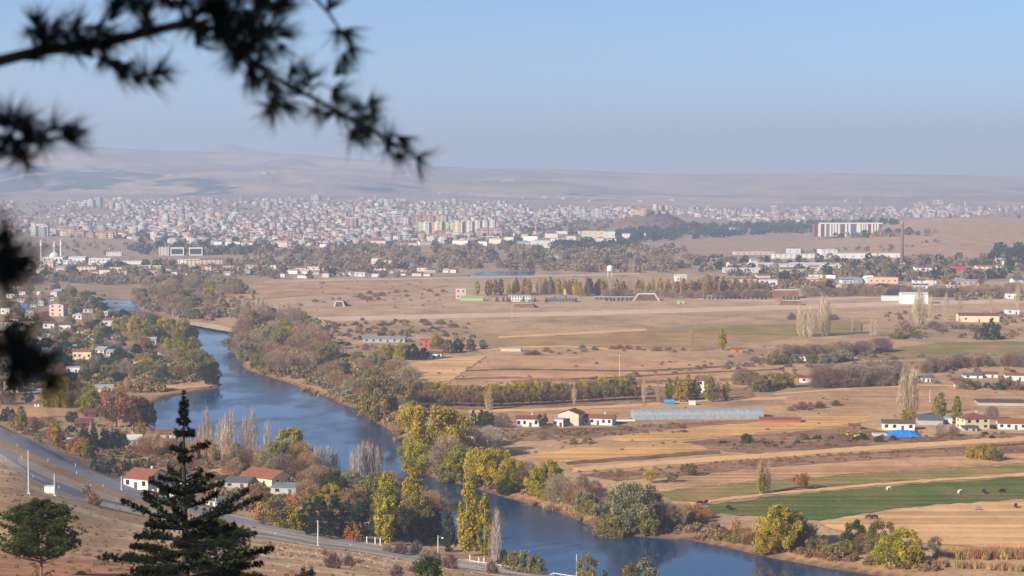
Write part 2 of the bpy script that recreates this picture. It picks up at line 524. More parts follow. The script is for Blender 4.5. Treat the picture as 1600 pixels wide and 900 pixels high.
def col_near(x, y, z):
    n = fbm(x / 60, y / 90, 4); n2 = fbm(x / 14 + 3, y / 20, 3)
    c = np.repeat(C_DRY[None], len(x), 0)
    c = mix(c, C_SCRUB, sstep(0.42, 0.62, n) * 0.8)
    px = 800 + FPX * x / np.maximum(y, 60)
    # settled ground among the trees on the near bank
    m = (y > 560) & (y < 2400) & (px < 330)
    c = mix(c, C_SCRUB, m * 0.8)
    # hillside
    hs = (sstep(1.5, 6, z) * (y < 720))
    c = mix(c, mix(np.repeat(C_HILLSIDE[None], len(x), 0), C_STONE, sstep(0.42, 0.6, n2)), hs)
    c = mix(c, C_SHADE, hs * sstep(330, 215, y) * 0.85)  # tree shadow on the near slope, painted into the ground colour
    # river banks
    m = (y > 470) & (y < 2000) & (x > -520) & (x < 320)
    s = np.full(len(x), 99.0); s[m] = sdist(x[m], y[m], RIVER_D)
    c = mix(c, C_BANK, (1 - sstep(3, 14, s)) * (y > 500))
    c = mix(c, C_MUD, 1 - sstep(0.5, 3.5, s))
    # airfield and beyond
    af = sstep(1500, 1750, y) * (1 - sstep(2050, 2200, y)) * sstep(330, 480, px)
    c = mix(c, C_PINK, af * 0.8)
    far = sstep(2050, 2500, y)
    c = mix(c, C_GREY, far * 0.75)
    rise = sstep(1230, 1420, px) * sstep(2300, 2700, y) * (1 - sstep(3900, 4600, y))
    c = mix(c, C_PINK * 0.92, rise)
    rise2 = sstep(960, 1150, px) * sstep(2500, 2900, y) * (1 - sstep(3500, 3800, y))
    c = mix(c, C_PINK * 0.85, rise2 * 0.7)
    mx, my = (1020 - 800) / FPX * 4230, 4230.0
    mound = np.exp(-(((x - mx) / 110) ** 2 + ((y - my) / 170) ** 2))
    c = mix(c, np.array(S(118, 92, 80)), np.clip(mound * 1.6, 0, 1))
    return c
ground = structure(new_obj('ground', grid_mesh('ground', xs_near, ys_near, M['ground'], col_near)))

xs_far = np.arange(-6200, 6201, 26.0)
ys_far = np.concatenate([np.arange(HILL_Y0, 12000, 36), np.arange(12000, 16500, 300)])
FOREST_PX = [[(-400, 262), (60, 262), (150, 267), (250, 273), (330, 283), (378, 297), (345, 306), (285, 306), (320, 296), (250, 290), (195, 288), (150, 297), (85, 300), (60, 295), (0, 308), (-400, 308)],
             [(555, 292), (600, 290), (660, 294), (690, 300), (640, 303), (570, 299)], [(850, 305), (960, 308), (1010, 313), (930, 312)]]
def col_far(x, y, z):
    n = fbm(x / 700, y / 500, 4)
    c = np.repeat(np.array(S(180, 150, 124))[None], len(x), 0)
    c = mix(c, np.array(S(142, 120, 104)), sstep(0.4, 0.62, n) * 0.9)
    px, py = project(x, y, z)
    wx = (fbm(x / 150, y / 150, 5) - 0.47) * 90; wy = (fbm(x / 120 + 40, y / 200, 5) - 0.47) * 22
    f = np.zeros(len(x))
    for P in FOREST_PX: f = np.maximum(f, in_poly(px + wx, py + wy, P))
    f = f * sstep(0.36, 0.44, fbm(x / 90 + 9, y / 220, 5))
    c = mix(c, C_FOREST, f * 0.97)
    return c
hills = structure(new_obj('hills', grid_mesh('hills', xs_far, ys_far, M['hills'], col_far)))
# a farther summit behind the range
def far_peak():
    xs = np.linspace(-5200, 0, 80); ys = np.linspace(15500, 18300, 24)
    X, Y = np.meshgrid(xs, ys); x = X.ravel(); y = Y.ravel()
    px = 800 + FPX * x / 16800
    prof = np.interp(px, [-60, 120, 290, 325, 345, 365, 385, 430, 520, 620, 720], [300, 272, 250, 236, 224, 223, 231, 238, 250, 268, 296])
    top = CAM_H + 16800 * (HZ - prof) / FPX
    z = top * (1 - np.abs((y - 16900) / 1500) ** 1.5) + (fbm(x / 300, y / 300) - 0.47) * 30
    z = np.maximum(z, 0)
    i = np.arange(len(x)).reshape(24, 80)
    F = np.stack([i[:-1, :-1].ravel(), i[:-1, 1:].ravel(), i[1:, 1:].ravel(), i[1:, :-1].ravel()], 1)
    return mesh_np('mountain', np.stack([x, y, z], 1), F, M['hills'], smooth=True, colr=np.repeat(np.array(S(150, 118, 108))[None], len(x), 0))
structure(new_obj('mountain', far_peak()))

def water_material():
    m, nt, b = nodes('river_water')
    b.inputs['Base Color'].default_value = (0.012, 0.044, 0.105, 1)
    b.inputs['IOR'].default_value = 1.33
    b.inputs['Specular IOR Level'].default_value = 0.5
    patch = noise_val(nt, 0.03, 5, 0.6, stretch=(1, 0.5, 1, 0.5))
    nt.links.new(ramp(nt, patch, [(0.42, (0.03,) * 3), (0.6, (0.2,) * 3)]), b.inputs['Roughness'])
    w = noise_val(nt, 0.9, 3, 0.6, stretch=(1, 0.7, 1, 0.4))
    st = ramp(nt, patch, [(0.45, (0.04,) * 3), (0.50, (0.25,) * 3), (0.60, (0.7,) * 3)])
    bp = N(nt, 'ShaderNodeBump', Distance=0.25)
    nt.links.new(st, bp.inputs['Strength']); nt.links.new(w, bp.inputs['Height'])
    nt.links.new(bp.outputs[0], b.inputs['Normal'])
    return m
M['water'] = water_material()
def water_sheet(name, poly, z, grow):
    """flat sheet under the whole channel; the banks cut its edge"""
    import mathutils.geometry as mg
    xs = [p[0] for p in poly]; ys = [p[1] for p in poly]
    step = 12.0
    gx = np.arange(min(xs) - grow, max(xs) + grow + step, step); gy = np.arange(min(ys) - grow, max(ys) + grow + step, step)
    X, Y = np.meshgrid(gx, gy)
    s = sdist(X.ravel(), Y.ravel(), poly).reshape(X.shape)
    idx = -np.ones(X.shape, int); V = []; F = []
    keep = s < grow + step
    for j in range(len(gy) - 1):
        for i in range(len(gx) - 1):
            if keep[j, i] and keep[j, i + 1] and keep[j + 1, i] and keep[j + 1, i + 1]:
                q = []
                for (jj, ii) in ((j, i), (j, i + 1), (j + 1, i + 1), (j + 1, i)):
                    if idx[jj, ii] < 0:
                        idx[jj, ii] = len(V); V.append((gx[ii], gy[jj], z))
                    q.append(idx[jj, ii])
                F.append(q)
    return structure(new_obj(name, mesh_np(name, np.array(V), np.array(F), M['water'])))
water_sheet('river', RIVER_D, WATER_Z, 3)
water_sheet('lake', LAKE, -0.3, 2)

# ------------------------------------------------------------------ fields, tracks and roads on the plain
def field_material(name, c, var=0.2, rows=0.0, ang=0.0, c2=None):
    m, nt, b = nodes(name)
    f = noise_val(nt, 0.045, 6, 0.65, stretch=(1, 0.5, 1, ang))
    g = noise_val(nt, 0.5, 5, 0.7)
    c2 = c2 or tuple(x * (1 - var) for x in c)
    k = ramp(nt, f, [(0.40, c2), (0.56, tuple(x * (1 + var * 0.5) for x in c))])
    k = mul(nt, k, ramp(nt, g, [(0.3, (1 - var * 1.3,) * 3), (0.7, (1 + var * 0.9,) * 3)]))
    if rows:
        r = noise_val(nt, rows, 3, 0.6, stretch=(0.04, 1, 1, ang))
        k = mul(nt, k, ramp(nt, r, [(0.42, (0.74, 0.73, 0.72)), (0.58, (1.09, 1.08, 1.07))]))
    nt.links.new(k, b.inputs['Base Color'])
    b.inputs['Roughness'].default_value = 1.0
    b.inputs['Specular IOR Level'].default_value = 0.05
    bp = N(nt, 'ShaderNodeBump', Strength=0.4, Distance=0.3)
    nt.links.new(g, bp.inputs['Height']); nt.links.new(bp.outputs[0], b.inputs['Normal'])
    return m
FM = {
    'tan': field_material('stubble_tan', S(214, 166, 116), 0.12, 0.12, 0.15),
    'gold': field_material('stubble_gold', S(214, 162, 104), 0.14, 0.2, 0.2),
    'pink': field_material('bare_soil_pink', S(198, 152, 110), 0.18, 0.25, 0.1),
    'red': field_material('ploughed_red', S(190, 146, 108), 0.18, 0.3, 0.1),
    'brown': field_material('weedy_brown', S(156, 118, 90), 0.3, 0.3, 0.1),
    'dark': field_material('dead_weeds', S(128, 96, 74), 0.35),
    'green': field_material('green_pasture', S(86, 100, 46), 0.25, 0.2, 0.15, S(118, 110, 62)),
    'olive': field_material('olive_pasture', S(132, 120, 66), 0.22, 0.2, 0.1, S(166, 132, 88)),
    'faded': field_material('faded_pasture', S(172, 136, 90), 0.16, 0.2, 0.1),
    'track': field_material('earth_track', S(218, 168, 116), 0.1),
    'runway': field_material('runway_concrete', S(208, 172, 142), 0.07),
    'asphalt': field_material('asphalt', S(152, 146, 143), 0.1),
    'verge': field_material('verge_gravel', S(198, 172, 146), 0.14),
    'sand': field_material('pale_sand', S(196, 168, 138), 0.12),
    'median': field_material('dry_median', S(188, 146, 104), 0.2),
}
def sheet(name, pts, mat, lift=0.03, rough=1.0, seed=1, drape=False, dens=4.0):
    """a field laid on the plain: outline traced in the photograph, ragged edge, one flat sheet"""
    P = [G(a, b)[:2] if drape else flat(a, b) for a, b in pts]
    P = _densify(P, dens, rough, seed) if rough else P
    V = [(x, y, lift) for x, y in P]
    me = bpy.data.meshes.new(name); me.from_pydata(V, [], [list(range(len(V)))]); me.update()
    if me.polygons[0].normal.z < 0: me.flip_normals()
    me.materials.append(FM[mat])
    return structure(new_obj(name, me))
_lift = [0.02]
def field(name, mat, pts, rough=1.2, seed=None):
    _lift[0] += 0.006
    return sheet(name, pts, mat, _lift[0], rough, seed or int(_lift[0] * 1000))
def strip(name, mat, line, w_rows, rough=0.8):
    """a band of even width (in rows of the photograph) along a line"""
    up = [(a, b - w_rows / 2) for a, b in line]; dn = [(a, b + w_rows / 2) for a, b in line]
    return field(name, mat, up + dn[::-1], rough)

field('field', 'pink', [(640, 566), (800, 553), (960, 553), (1100, 566), (1260, 580), (1300, 592), (1262, 601), (1130, 606), (900, 610), (700, 612), (632, 604)])
field('field', 'faded', [(760, 531), (1000, 516), (1250, 505), (1350, 504), (1345, 522), (1250, 528), (1100, 544), (950, 546), (820, 541)])
field('field', 'olive', [(1065, 517), (1160, 508), (1345, 505), (1340, 520), (1270, 525), (1150, 524)])
field('field', 'olive', [(1345, 550), (1480, 534), (1585, 533), (1640, 540), (1640, 552), (1450, 561), (1350, 563)])
field('field', 'faded', [(1300, 572), (1460, 562), (1640, 556), (1640, 566), (1400, 577)])
strip('runway', 'runway', [(495, 499), (700, 494), (900, 490), (1100, 484), (1300, 478), (1640, 468)], 7, 0.3)
strip('taxiway', 'runway', [(1090, 467), (1200, 470), (1330, 466), (1410, 462)], 2.5, 0.3)
strip('taxiway', 'track', [(800, 571), (880, 543), (780, 527), (900, 521), (1010, 515)][2:], 3)
strip('footpath', 'track', [(720, 549), (800, 543), (880, 541), (960, 546)], 2.5)
field('field', 'red', [(1225, 614), (1420, 603), (1640, 606), (1640, 650), (1500, 648), (1300, 641), (1225, 630)])
field('field', 'red', [(1120, 567), (1255, 570), (1270, 578), (1180, 580)])
strip('farm_track', 'track', [(1210, 616), (1330, 607), (1440, 602), (1640, 606)], 2.0)
field('field', 'brown', [(640, 612), (900, 612), (1020, 604), (1180, 610), (1180, 620), (1010, 632), (740, 640), (660, 638)])
strip('farm_track', 'track', [(730, 643), (860, 640), (1000, 633), (1110, 625), (1230, 622)], 4)
field('field', 'red', [(735, 646), (985, 637), (985, 655), (960, 662), (860, 668), (800, 668)])
field('field', 'brown', [(770, 671), (960, 667), (1080, 660), (1200, 655), (1200, 664), (1060, 676), (940, 684), (800, 690)])
field('field', 'gold', [(935, 684), (1080, 668), (1200, 659), (1300, 646), (1352, 646), (1368, 658), (1290, 668), (1200, 676), (1060, 689), (960, 690)])
field('field', 'brown', [(1060, 691), (1200, 678), (1340, 666), (1430, 684), (1500, 680), (1640, 676), (1640, 684), (1400, 698), (1200, 712), (1120, 704), (1080, 694)])
field('field', 'gold', [(815, 712), (900, 700), (1080, 693), (1112, 703), (890, 722), (838, 719)])
strip('weed_bank', 'dark', [(885, 724), (1000, 716), (1125, 706)], 5)
strip('farm_track', 'track', [(895, 735), (1000, 726), (1200, 712), (1400, 698), (1640, 683)], 7.5)
strip('weed_bank', 'dark', [(1180, 722), (1400, 706), (1640, 691)], 3.5)
field('field', 'brown', [(900, 742), (1200, 718), (1400, 708), (1640, 694), (1640, 706), (1400, 716), (1200, 730), (1060, 744), (960, 752)])
field('field', 'pink', [(985, 765), (1060, 745), (1200, 731), (1400, 717), (1640, 707), (1640, 722), (1400, 736), (1190, 752), (1030, 768)])
field('field', 'olive', [(1030, 769), (1190, 752), (1400, 737), (1640, 723), (1640, 741), (1400, 752), (1200, 768), (1105, 785), (1045, 781)])
strip('farm_track', 'track', [(1080, 788), (1200, 772), (1400, 755), (1640, 739)], 4)
field('field', 'green', [(1088, 794), (1200, 776), (1400, 759), (1640, 743), (1640, 778), (1480, 787), (1400, 795), (1280, 814), (1190, 808), (1110, 802)])
field('field', 'tan', [(1275, 818), (1400, 797), (1480, 789), (1640, 778), (1640, 862), (1540, 856), (1430, 850), (1340, 838)])
strip('ploughed_line', 'dark', [(650, 582), (800, 577), (1000, 580), (1130, 573), (1200, 566)], 2.0)
strip('ploughed_line', 'dark', [(800, 596), (960, 590), (1080, 583), (1220, 577)], 1.8)
strip('ploughed_line', 'brown', [(640, 594), (800, 590), (950, 598), (1200, 592)], 3.0)
field('sandbank', 'sand', [(290, 503), (330, 505), (372, 516), (366, 520), (330, 514), (298, 508)], 0.8)
strip('far_track', 'sand', [(415, 441), (560, 437), (640, 436), (730, 434), (830, 432), (1000, 428)], 2.6)
field('field', 'faded', [(430, 398), (520, 393), (640, 391), (720, 391), (700, 400), (560, 404), (470, 404)])
strip('far_track', 'sand', [(640, 393), (700, 391), (800, 390)], 1.2)
strip('far_track', 'sand', [(330, 478), (350, 484), (362, 488)], 2.5)
field('field', 'red', [(330, 455), (470, 446), (640, 444), (700, 446), (640, 456), (480, 462), (360, 470)])
strip('motorway', 'asphalt', [(100, 447), (170, 440), (230, 434), (300, 430)], 4)
strip('farm_track', 'sand', [(0, 615), (60, 612), (130, 607), (200, 604)], 4)
field('field', 'red', [(0, 633), (40, 633), (125, 636), (118, 650), (40, 655), (0, 650)])
field('clearing', 'pink', [(200, 600), (260, 590), (318, 597), (330, 604), (262, 610), (215, 612)])
field('riverside_meadow', 'tan', [(640, 568), (700, 560), (760, 556), (700, 600), (660, 606)])

# the dual carriageway that comes down the hillside on the left
def road_strip(name, mat, far_edge, near_edge, lift, n=70, m=5):
    fx = [p[0] for p in far_edge]; L = len(far_edge)
    t = np.linspace(0, L - 1, n)
    V = []
    for tt in t:
        a = (np.interp(tt, range(L), [p[0] for p in far_edge]), np.interp(tt, range(L), [p[1] for p in far_edge]))
        b = (np.interp(tt, range(L), [p[0] for p in near_edge]), np.interp(tt, range(L), [p[1] for p in near_edge]))
        for k in range(m):
            s = k / (m - 1)
            x, y, z = G(a[0] + (b[0] - a[0]) * s, a[1] + (b[1] - a[1]) * s)
            V.append((x, y, z + lift))
    i = np.arange(n * m).reshape(n, m)
    F = np.stack([i[:-1, :-1].ravel(), i[1:, :-1].ravel(), i[1:, 1:].ravel(), i[:-1, 1:].ravel()], 1)
    me = mesh_np(name, np.array(V), F, FM[mat], smooth=True)
    if me.polygons[0].normal.z < 0: me.flip_normals()
    return structure(new_obj(name, me))
FAR1 = [(-60, 636), (0, 667), (50, 691), (100, 715), (160, 743), (215, 766), (275, 784), (330, 799), (370, 809), (440, 823), (500, 836), (560, 848), (640, 862), (760, 884), (880, 903)]
NEAR1 = [(-60, 660), (0, 689), (50, 710), (100, 735), (150, 758), (200, 778), (262, 794), (322, 808), (366, 818), (438, 830), (498, 843), (560, 853), (640, 868), (760, 889), (880, 909)]
FAR2 = [(-60, 668), (0, 696), (45, 717), (90, 740), (140, 762), (195, 781), (258, 797), (320, 810), (366, 818), (438, 830), (498, 843), (560, 853), (640, 868), (760, 889), (880, 909)]
NEAR2 = [(-60, 696), (0, 719), (40, 744), (80, 763), (120, 777), (175, 793), (240, 807), (305, 819), (365, 829), (430, 839), (495, 852), (558, 858), (638, 873), (758, 894), (878, 914)]
def off(E, d): return [(a, b + d) for a, b in E]
road_strip('verge', 'verge', off(FAR1, -3), off(NEAR2, 4), 0.10)
road_strip('median_strip', 'median', off(NEAR1[:9], -1), off(FAR2[:9], 1), 0.22, 50)
road_strip('road', 'asphalt', FAR1, off(NEAR1, -1), 0.16)
road_strip('road', 'asphalt', off(FAR2, 1), NEAR2, 0.16)
# ------------------------------------------------------------------ vegetation: prototypes (crown and trunk meshes shared by all trees of a kind)
def rand_dirs(rs, n):
    d = rs.normal(size=(n, 3)); return d / np.linalg.norm(d, axis=1)[:, None]
def leaf_quads(rs, C, size, flat_=0.0, long_=1.0, droop=None):
    """one small quad per centre C, random orientation"""
    n = len(C)
    a = rand_dirs(rs, n)
    if droop is not None: a = a * (1 - droop) + np.array([0, 0, -1.0]) * droop; a /= np.linalg.norm(a, axis=1)[:, None]
    b = np.cross(a, rand_dirs(rs, n)); b /= np.linalg.norm(b, axis=1)[:, None] + 1e-9
    s = (size * rs.uniform(0.6, 1.35, n))[:, None]
    a = a * s * long_; b = b * s
    V = np.stack([C - a - b * 0.6, C + a * 0.2 - b, C + a + b * 0.5, C - a * 0.3 + b], 1).reshape(-1, 3)
    return V, np.arange(4 * n).reshape(n, 4)
def twig_tris(rs, C, D, length, width):
    """thin triangles along D"""
    n = len(C)
    b = np.cross(D, rand_dirs(rs, n)); b /= np.linalg.norm(b, axis=1)[:, None] + 1e-9
    L = (length * rs.uniform(0.6, 1.3, n))[:, None]; w = (width * rs.uniform(0.7, 1.3, n))[:, None]
    V = np.stack([C - b * w, C + b * w, C + D * L], 1).reshape(-1, 3)
    return V, np.arange(3 * n).reshape(n, 3)

def env_points(rs, n, prof, surf=0.6, lump=0.25, ph=None):
    """points in a body of revolution: prof(t) = radius at height t in 0..1 (unit height); lumps make the outline uneven"""
    t = rs.rand(int(n * 4)); w = rs.rand(len(t)) * max(prof(np.linspace(0, 1, 50)))
    t = t[w < prof(t)][:n]
    n = len(t)
    an = rs.rand(n) * 2 * math.pi
    p = ph if ph is not None else rs.rand(6) * 6.28
    out = 1 + lump * (np.sin(3 * an + p[0] + 5 * t) * 0.5 + np.sin(2 * an + p[1] - 9 * t) * 0.5 + np.sin(5 * an + p[2] + 17 * t) * 0.4)
    r = prof(t) * out * (surf + (1 - surf) * np.sqrt(rs.rand(n)))
    return np.stack([r * np.cos(an), r * np.sin(an), t], 1)
def clump_crown(rs, n_cl, n_leaf, prof, clump_r, size, surf=0.55, lump=0.25, droop=None, long_=1.0, aspect=1.0, flat_=1.0):
    """unit-height crown made of leaf clumps; aspect widens x,y after"""
    C = env_points(rs, n_cl, prof, surf, lump)
    n_cl = len(C)
    cv = rs.uniform(0.08, 0.92, n_cl)
    k = rs.randint(0, n_cl, n_leaf)
    off = rand_dirs(rs, n_leaf) * (rs.rand(n_leaf) ** 0.45)[:, None] * clump_r
    off[:, 2] *= flat_
    P = C[k] + off
    V, F = leaf_quads(rs, P, size, droop=droop, long_=long_)
    var = np.clip(cv[k] + rs.uniform(-0.22, 0.22, n_leaf), 0, 1)
    return V, F, var

def trunk_mesh(name, rs, h, r, top, limbs, mat, spread=0.25):
    """unit-height tree: tapered trunk to height top with limbs"""
    b = MB()
    pts = [(0, 0, -0.02), (rs.uniform(-.006, .006), rs.uniform(-.006, .006), top * 0.4), (rs.uniform(-.015, .015), rs.uniform(-.015, .015), top * 0.75), (rs.uniform(-.02, .02), rs.uniform(-.02, .02), top)]
    b.tube(pts, [r, r * 0.8, r * 0.55, r * 0.2], 6)
    for i in range(limbs):
        t = rs.uniform(0.3, 0.85) * top
        a = rs.rand() * 6.28
        L = spread * rs.uniform(0.6, 1.1)
        b.tube([(0, 0, t), (L * 0.45 * math.cos(a), L * 0.45 * math.sin(a), t + L * 0.35), (L * math.cos(a), L * math.sin(a), t + L * 0.9)], [r * 0.45, r * 0.3, r * 0.1], 4)
    return b.mesh(name, mat)

PROTO = {}
def add_proto(kind, crown_me, trunk_me): PROTO.setdefault(kind, []).append((crown_me, trunk_me))
f_poplar = lambda t: 0.155 * np.clip(np.sin(math.pi * np.clip((t - 0.06) / 0.95, 0, 1) ** 0.72), 0, 1) ** 0.65
f_dome = lambda t: 0.52 * np.sqrt(np.clip(1 - ((t - 0.42) / 0.58) ** 2, 0, 1)) * (t > 0.02)
f_round = lambda t: 0.42 * np.sqrt(np.clip(1 - ((t - 0.62) / 0.40) ** 2, 0, 1)) * (t > 0.2)
f_cone = lambda t: 0.26 * np.clip((1.02 - t), 0, 1) ** 0.85 * (t > 0.07)
f_column = lambda t: 0.16 * np.clip(np.sin(math.pi * np.clip((t - 0.02) / 1.0, 0, 1) ** 0.6), 0, 1) ** 0.7
f_bush = lambda t: 0.75 * np.sqrt(np.clip(1 - (t / 1.0) ** 2, 0, 1))
for v in range(3):
    rs = np.random.RandomState(100 + v)
    V, F, var = clump_crown(rs, 130, 5200, f_poplar, 0.05, 0.0115, 0.6, 0.16, long_=1.3)
    add_proto('poplar', mesh_np('poplar_crown', V, F, M['leaf'], var=var), trunk_mesh('poplar_trunk', rs, 1, 0.014, 0.9, 8, M['bark_pale'], 0.09))
for v in range(4):
    rs = np.random.RandomState(200 + v)
    V, F, var = clump_crown(rs, 90 + 10 * v, 8500, f_dome, 0.13, 0.0155, 0.62, 0.3, droop=0.5, long_=1.6)
    add_proto('willow', mesh_np('willow_crown', V, F, M['leaf'], var=var), trunk_mesh('willow_trunk', rs, 1, 0.03, 0.6, 7, M['bark'], 0.34))
for v in range(3):
    rs = np.random.RandomState(300 + v)
    V, F, var = clump_crown(rs, 60, 4800, f_round, 0.12, 0.0165, 0.6, 0.3)
    add_proto('broadleaf', mesh_np('broadleaf_crown', V, F, M['leaf'], var=var), trunk_mesh('broadleaf_trunk', rs, 1, 0.025, 0.6, 7, M['bark'], 0.3))
def twig_crown(rs, n, prof, up, length, width, lump=0.25, surf=0.3, out=1.0):
    P = env_points(rs, n, prof, surf, lump); n = len(P)
    D = P * np.array([out, out, 0]) / (np.abs(prof(P[:, 2])).max() + 1e-6) + np.array([0, 0, up]) + rand_dirs(rs, n) * 0.45
    D /= np.linalg.norm(D, axis=1)[:, None]
    V, F = twig_tris(rs, P - D * length * 0.5, D, length, width)
    return V, F, np.clip(rs.normal(0.5, 0.2, n), 0, 1)
for v in range(3):
    rs = np.random.RandomState(400 + v)
    V, F, var = twig_crown(rs, 3600, f_dome, 0.7, 0.14, 0.0045, 0.3)
    add_proto('bare', mesh_np('bare_crown', V, F, M['twig'], var=var), trunk_mesh('bare_trunk', rs, 1, 0.02, 0.6, 10, M['bark'], 0.34))
for v in range(3):
    rs = np.random.RandomState(500 + v)
    V, F, var = twig_crown(rs, 520, lambda t: f_poplar(t) * 0.72, 2.4, 0.16, 0.0028, 0.22, 0.2, 0.5)
    add_proto('bare_poplar', mesh_np('bare_poplar_crown', V, F, M['twig'], var=var), trunk_mesh('bare_poplar_trunk', rs, 1, 0.012, 0.97, 10, M['bark_pale'], 0.1))
for v in range(3):
    rs = np.random.RandomState(600 + v)
    V, F, var = clump_crown(rs, 130, 4600, f_cone, 0.055, 0.012, 0.7, 0.15, flat_=0.5)
    add_proto('conifer', mesh_np('conifer_crown', V, F, M['leaf'], var=var), trunk_mesh('conifer_trunk', rs, 1, 0.02, 0.93, 0, M['bark']))
for v in range(2):
    rs = np.random.RandomState(650 + v)
    V, F, var = clump_crown(rs, 80, 4000, f_column, 0.05, 0.012, 0.65, 0.25)
    add_proto('cypress', mesh_np('cypress_crown', V, F, M['leaf'], var=var), trunk_mesh('cypress_trunk', rs, 1, 0.02, 0.9, 0, M['bark']))
for v in range(3):
    rs = np.random.RandomState(700 + v)
    V, F, var = clump_crown(rs, 40, 2200, f_bush, 0.22, 0.038, 0.55, 0.35)
    add_proto('leafy_shrub', mesh_np('leafy_shrub', V, F, M['leaf'], var=var), None)
for v in range(3):
    rs = np.random.RandomState(750 + v)
    V, F, var = twig_crown(rs, 900, f_bush, 0.8, 0.42, 0.02, 0.35, 0.2)
    V[:, 2] = np.maximum(V[:, 2], -0.05)
    add_proto('bare_shrub', mesh_np('bare_shrub', V, F, M['twig'], var=var), None)
for v in range(2):
    rs = np.random.RandomState(780 + v)
    n = 420
    P = np.stack([rs.uniform(-1, 1, n), rs.uniform(-.5, .5, n), rs.uniform(-.05, .25, n)], 1)
    D = np.array([0, 0, 1.0]) + rand_dirs(rs, n) * 0.28; D /= np.linalg.norm(D, axis=1)[:, None]
    V, F = twig_tris(rs, P, D, 0.75, 0.03)
    add_proto('reeds', mesh_np('reed_bed', V, F, M['twig'], var=np.clip(rs.normal(.5, .2, n), 0, 1)), None)

COL = {   # real leaf and twig colours
    'gold': (S(172, 150, 46), 'yellow-green'), 'yellow': (S(190, 160, 46), 'golden yellow'), 'lime': (S(158, 146, 46), 'lime green'),
    'olive': (S(138, 124, 72), 'olive'), 'sage': (S(146, 136, 104), 'grey-green'), 'green': (S(72, 88, 36), 'mid green'), 'dark': (S(50, 64, 42), 'dark green'),
    'teal': (S(66, 84, 68), 'blue-green'), 'brown': (S(148, 114, 86), 'brown'), 'rust': (S(150, 104, 70), 'rust brown'), 'taupe': (S(150, 126, 106), 'grey-brown'),
    'plum': (S(122, 98, 94), 'purplish brown'), 'pale': (S(176, 154, 128), 'pale beige'), 'grey': (S(158, 144, 134), 'pale grey'), 'amber': (S(176, 128, 66), 'amber'),
    'straw': (S(170, 138, 96), 'straw coloured'),
}
NAMES = {'poplar': ('poplar_tree', 'poplar', 'poplar tree'), 'willow': ('willow_tree', 'willow', 'tree'), 'broadleaf': ('broadleaf_tree', 'round tree', 'tree'), 'bare': ('bare_tree', 'bare tree', 'tree'),
         'bare_poplar': ('leafless_poplar_tree', 'leafless poplar', 'poplar tree'), 'conifer': ('conifer_tree', 'conical conifer', 'conifer'), 'cypress': ('cypress_tree', 'columnar evergreen', 'conifer'),
         'leafy_shrub': ('leafy_shrub', 'leafy shrub', 'shrub'), 'bare_shrub': ('twiggy_shrub', 'twiggy shrub', 'shrub'), 'reeds': ('reed_clump', 'reed clump', 'reeds')}
rnd = random.Random(11)
HOUSE_BOX = []           # pixel boxes in front of houses where no tree is scattered
def jitter(c, a=0.16):
    k = rnd.uniform(1 - a, 1 + a)
    return tuple(max(0, x * k * rnd.uniform(1 - a * 0.5, 1 + a * 0.5)) for x in c)
def tree(kind, px, py, h=None, hp=None, w=1.0, c='olive', parts=True, sink=0.0, where=None):
    """one plant whose foot stands where pixel (px, py) meets the ground; h in metres or hp in photograph pixels; w widens the crown"""
    x, y, z = G(px, py)
    if h is None: h = hp / ppm(y)
    crown, trunk = PROTO[kind][rnd.randrange(len(PROTO[kind]))]
    cc, cname = COL[c]
    nm, look, cat = NAMES[kind]
    rz = rnd.uniform(0, 6.28); loc = (x, y, z - 0.05 - sink)
    if trunk is None or not parts:
        o = new_obj(nm, crown, None, loc, rz, (h * w, h * w * rnd.uniform(0.85, 1.15), h), jitter(cc))
    else:
        o = bpy.data.objects.new(nm, None); link(o); o.location = loc; o.rotation_euler = (0, 0, rz); o.scale = (h * w, h * w, h)
        o.empty_display_size = 0.1
        new_obj('crown', crown, o, color=jitter(cc))
        new_obj('trunk', trunk, o)
    o['category'] = cat
    size = ''
    hp_ = h * ppm(y)
    if kind in ('poplar', 'bare_poplar', 'conifer', 'cypress'): size = 'tall ' if hp_ > 55 else ('short ' if hp_ < 16 else '')
    else: size = 'big ' if hp_ > 45 else ('small ' if hp_ < 13 else '')
    LABELLED.append((o, size + cname + ' ' + look, px, py, where))
    return o
def scatter(poly, n, kinds, hr, seed, sep=None, parts=True, wr=(0.9, 1.2)):
    """n plants inside a pixel polygon; kinds = [(weight, kind, colour)]"""
    rs = random.Random(seed)
    xs = [p[0] for p in poly]; ys = [p[1] for p in poly]
    tot = sum(k[0] for k in kinds); done = 0; tries = 0; placed = []
    while done < n and tries < n * 40:
        tries += 1
        px, py = rs.uniform(min(xs), max(xs)), rs.uniform(min(ys), max(ys))
        if not bool(in_poly([px], [py], poly)[0]): continue
        if sep and any(abs(px - a) < sep and abs(py - b) < sep * 0.45 for a, b in placed): continue
        if any(a - 3 < px < b + 3 and c - 2 < py < c + e for a, b, c, e in HOUSE_BOX): continue
        placed.append((px, py))
        r = rs.uniform(0, tot)
        for wgt, kind, c in kinds:
            r -= wgt
            if r <= 0: break
        tree(kind, px, py, rs.uniform(*hr) * (0.32 if 'shrub' in kind else 1) * (1.35 if 'poplar' in kind else 1), w=rs.uniform(*wr), c=c, parts=parts)
        done += 1
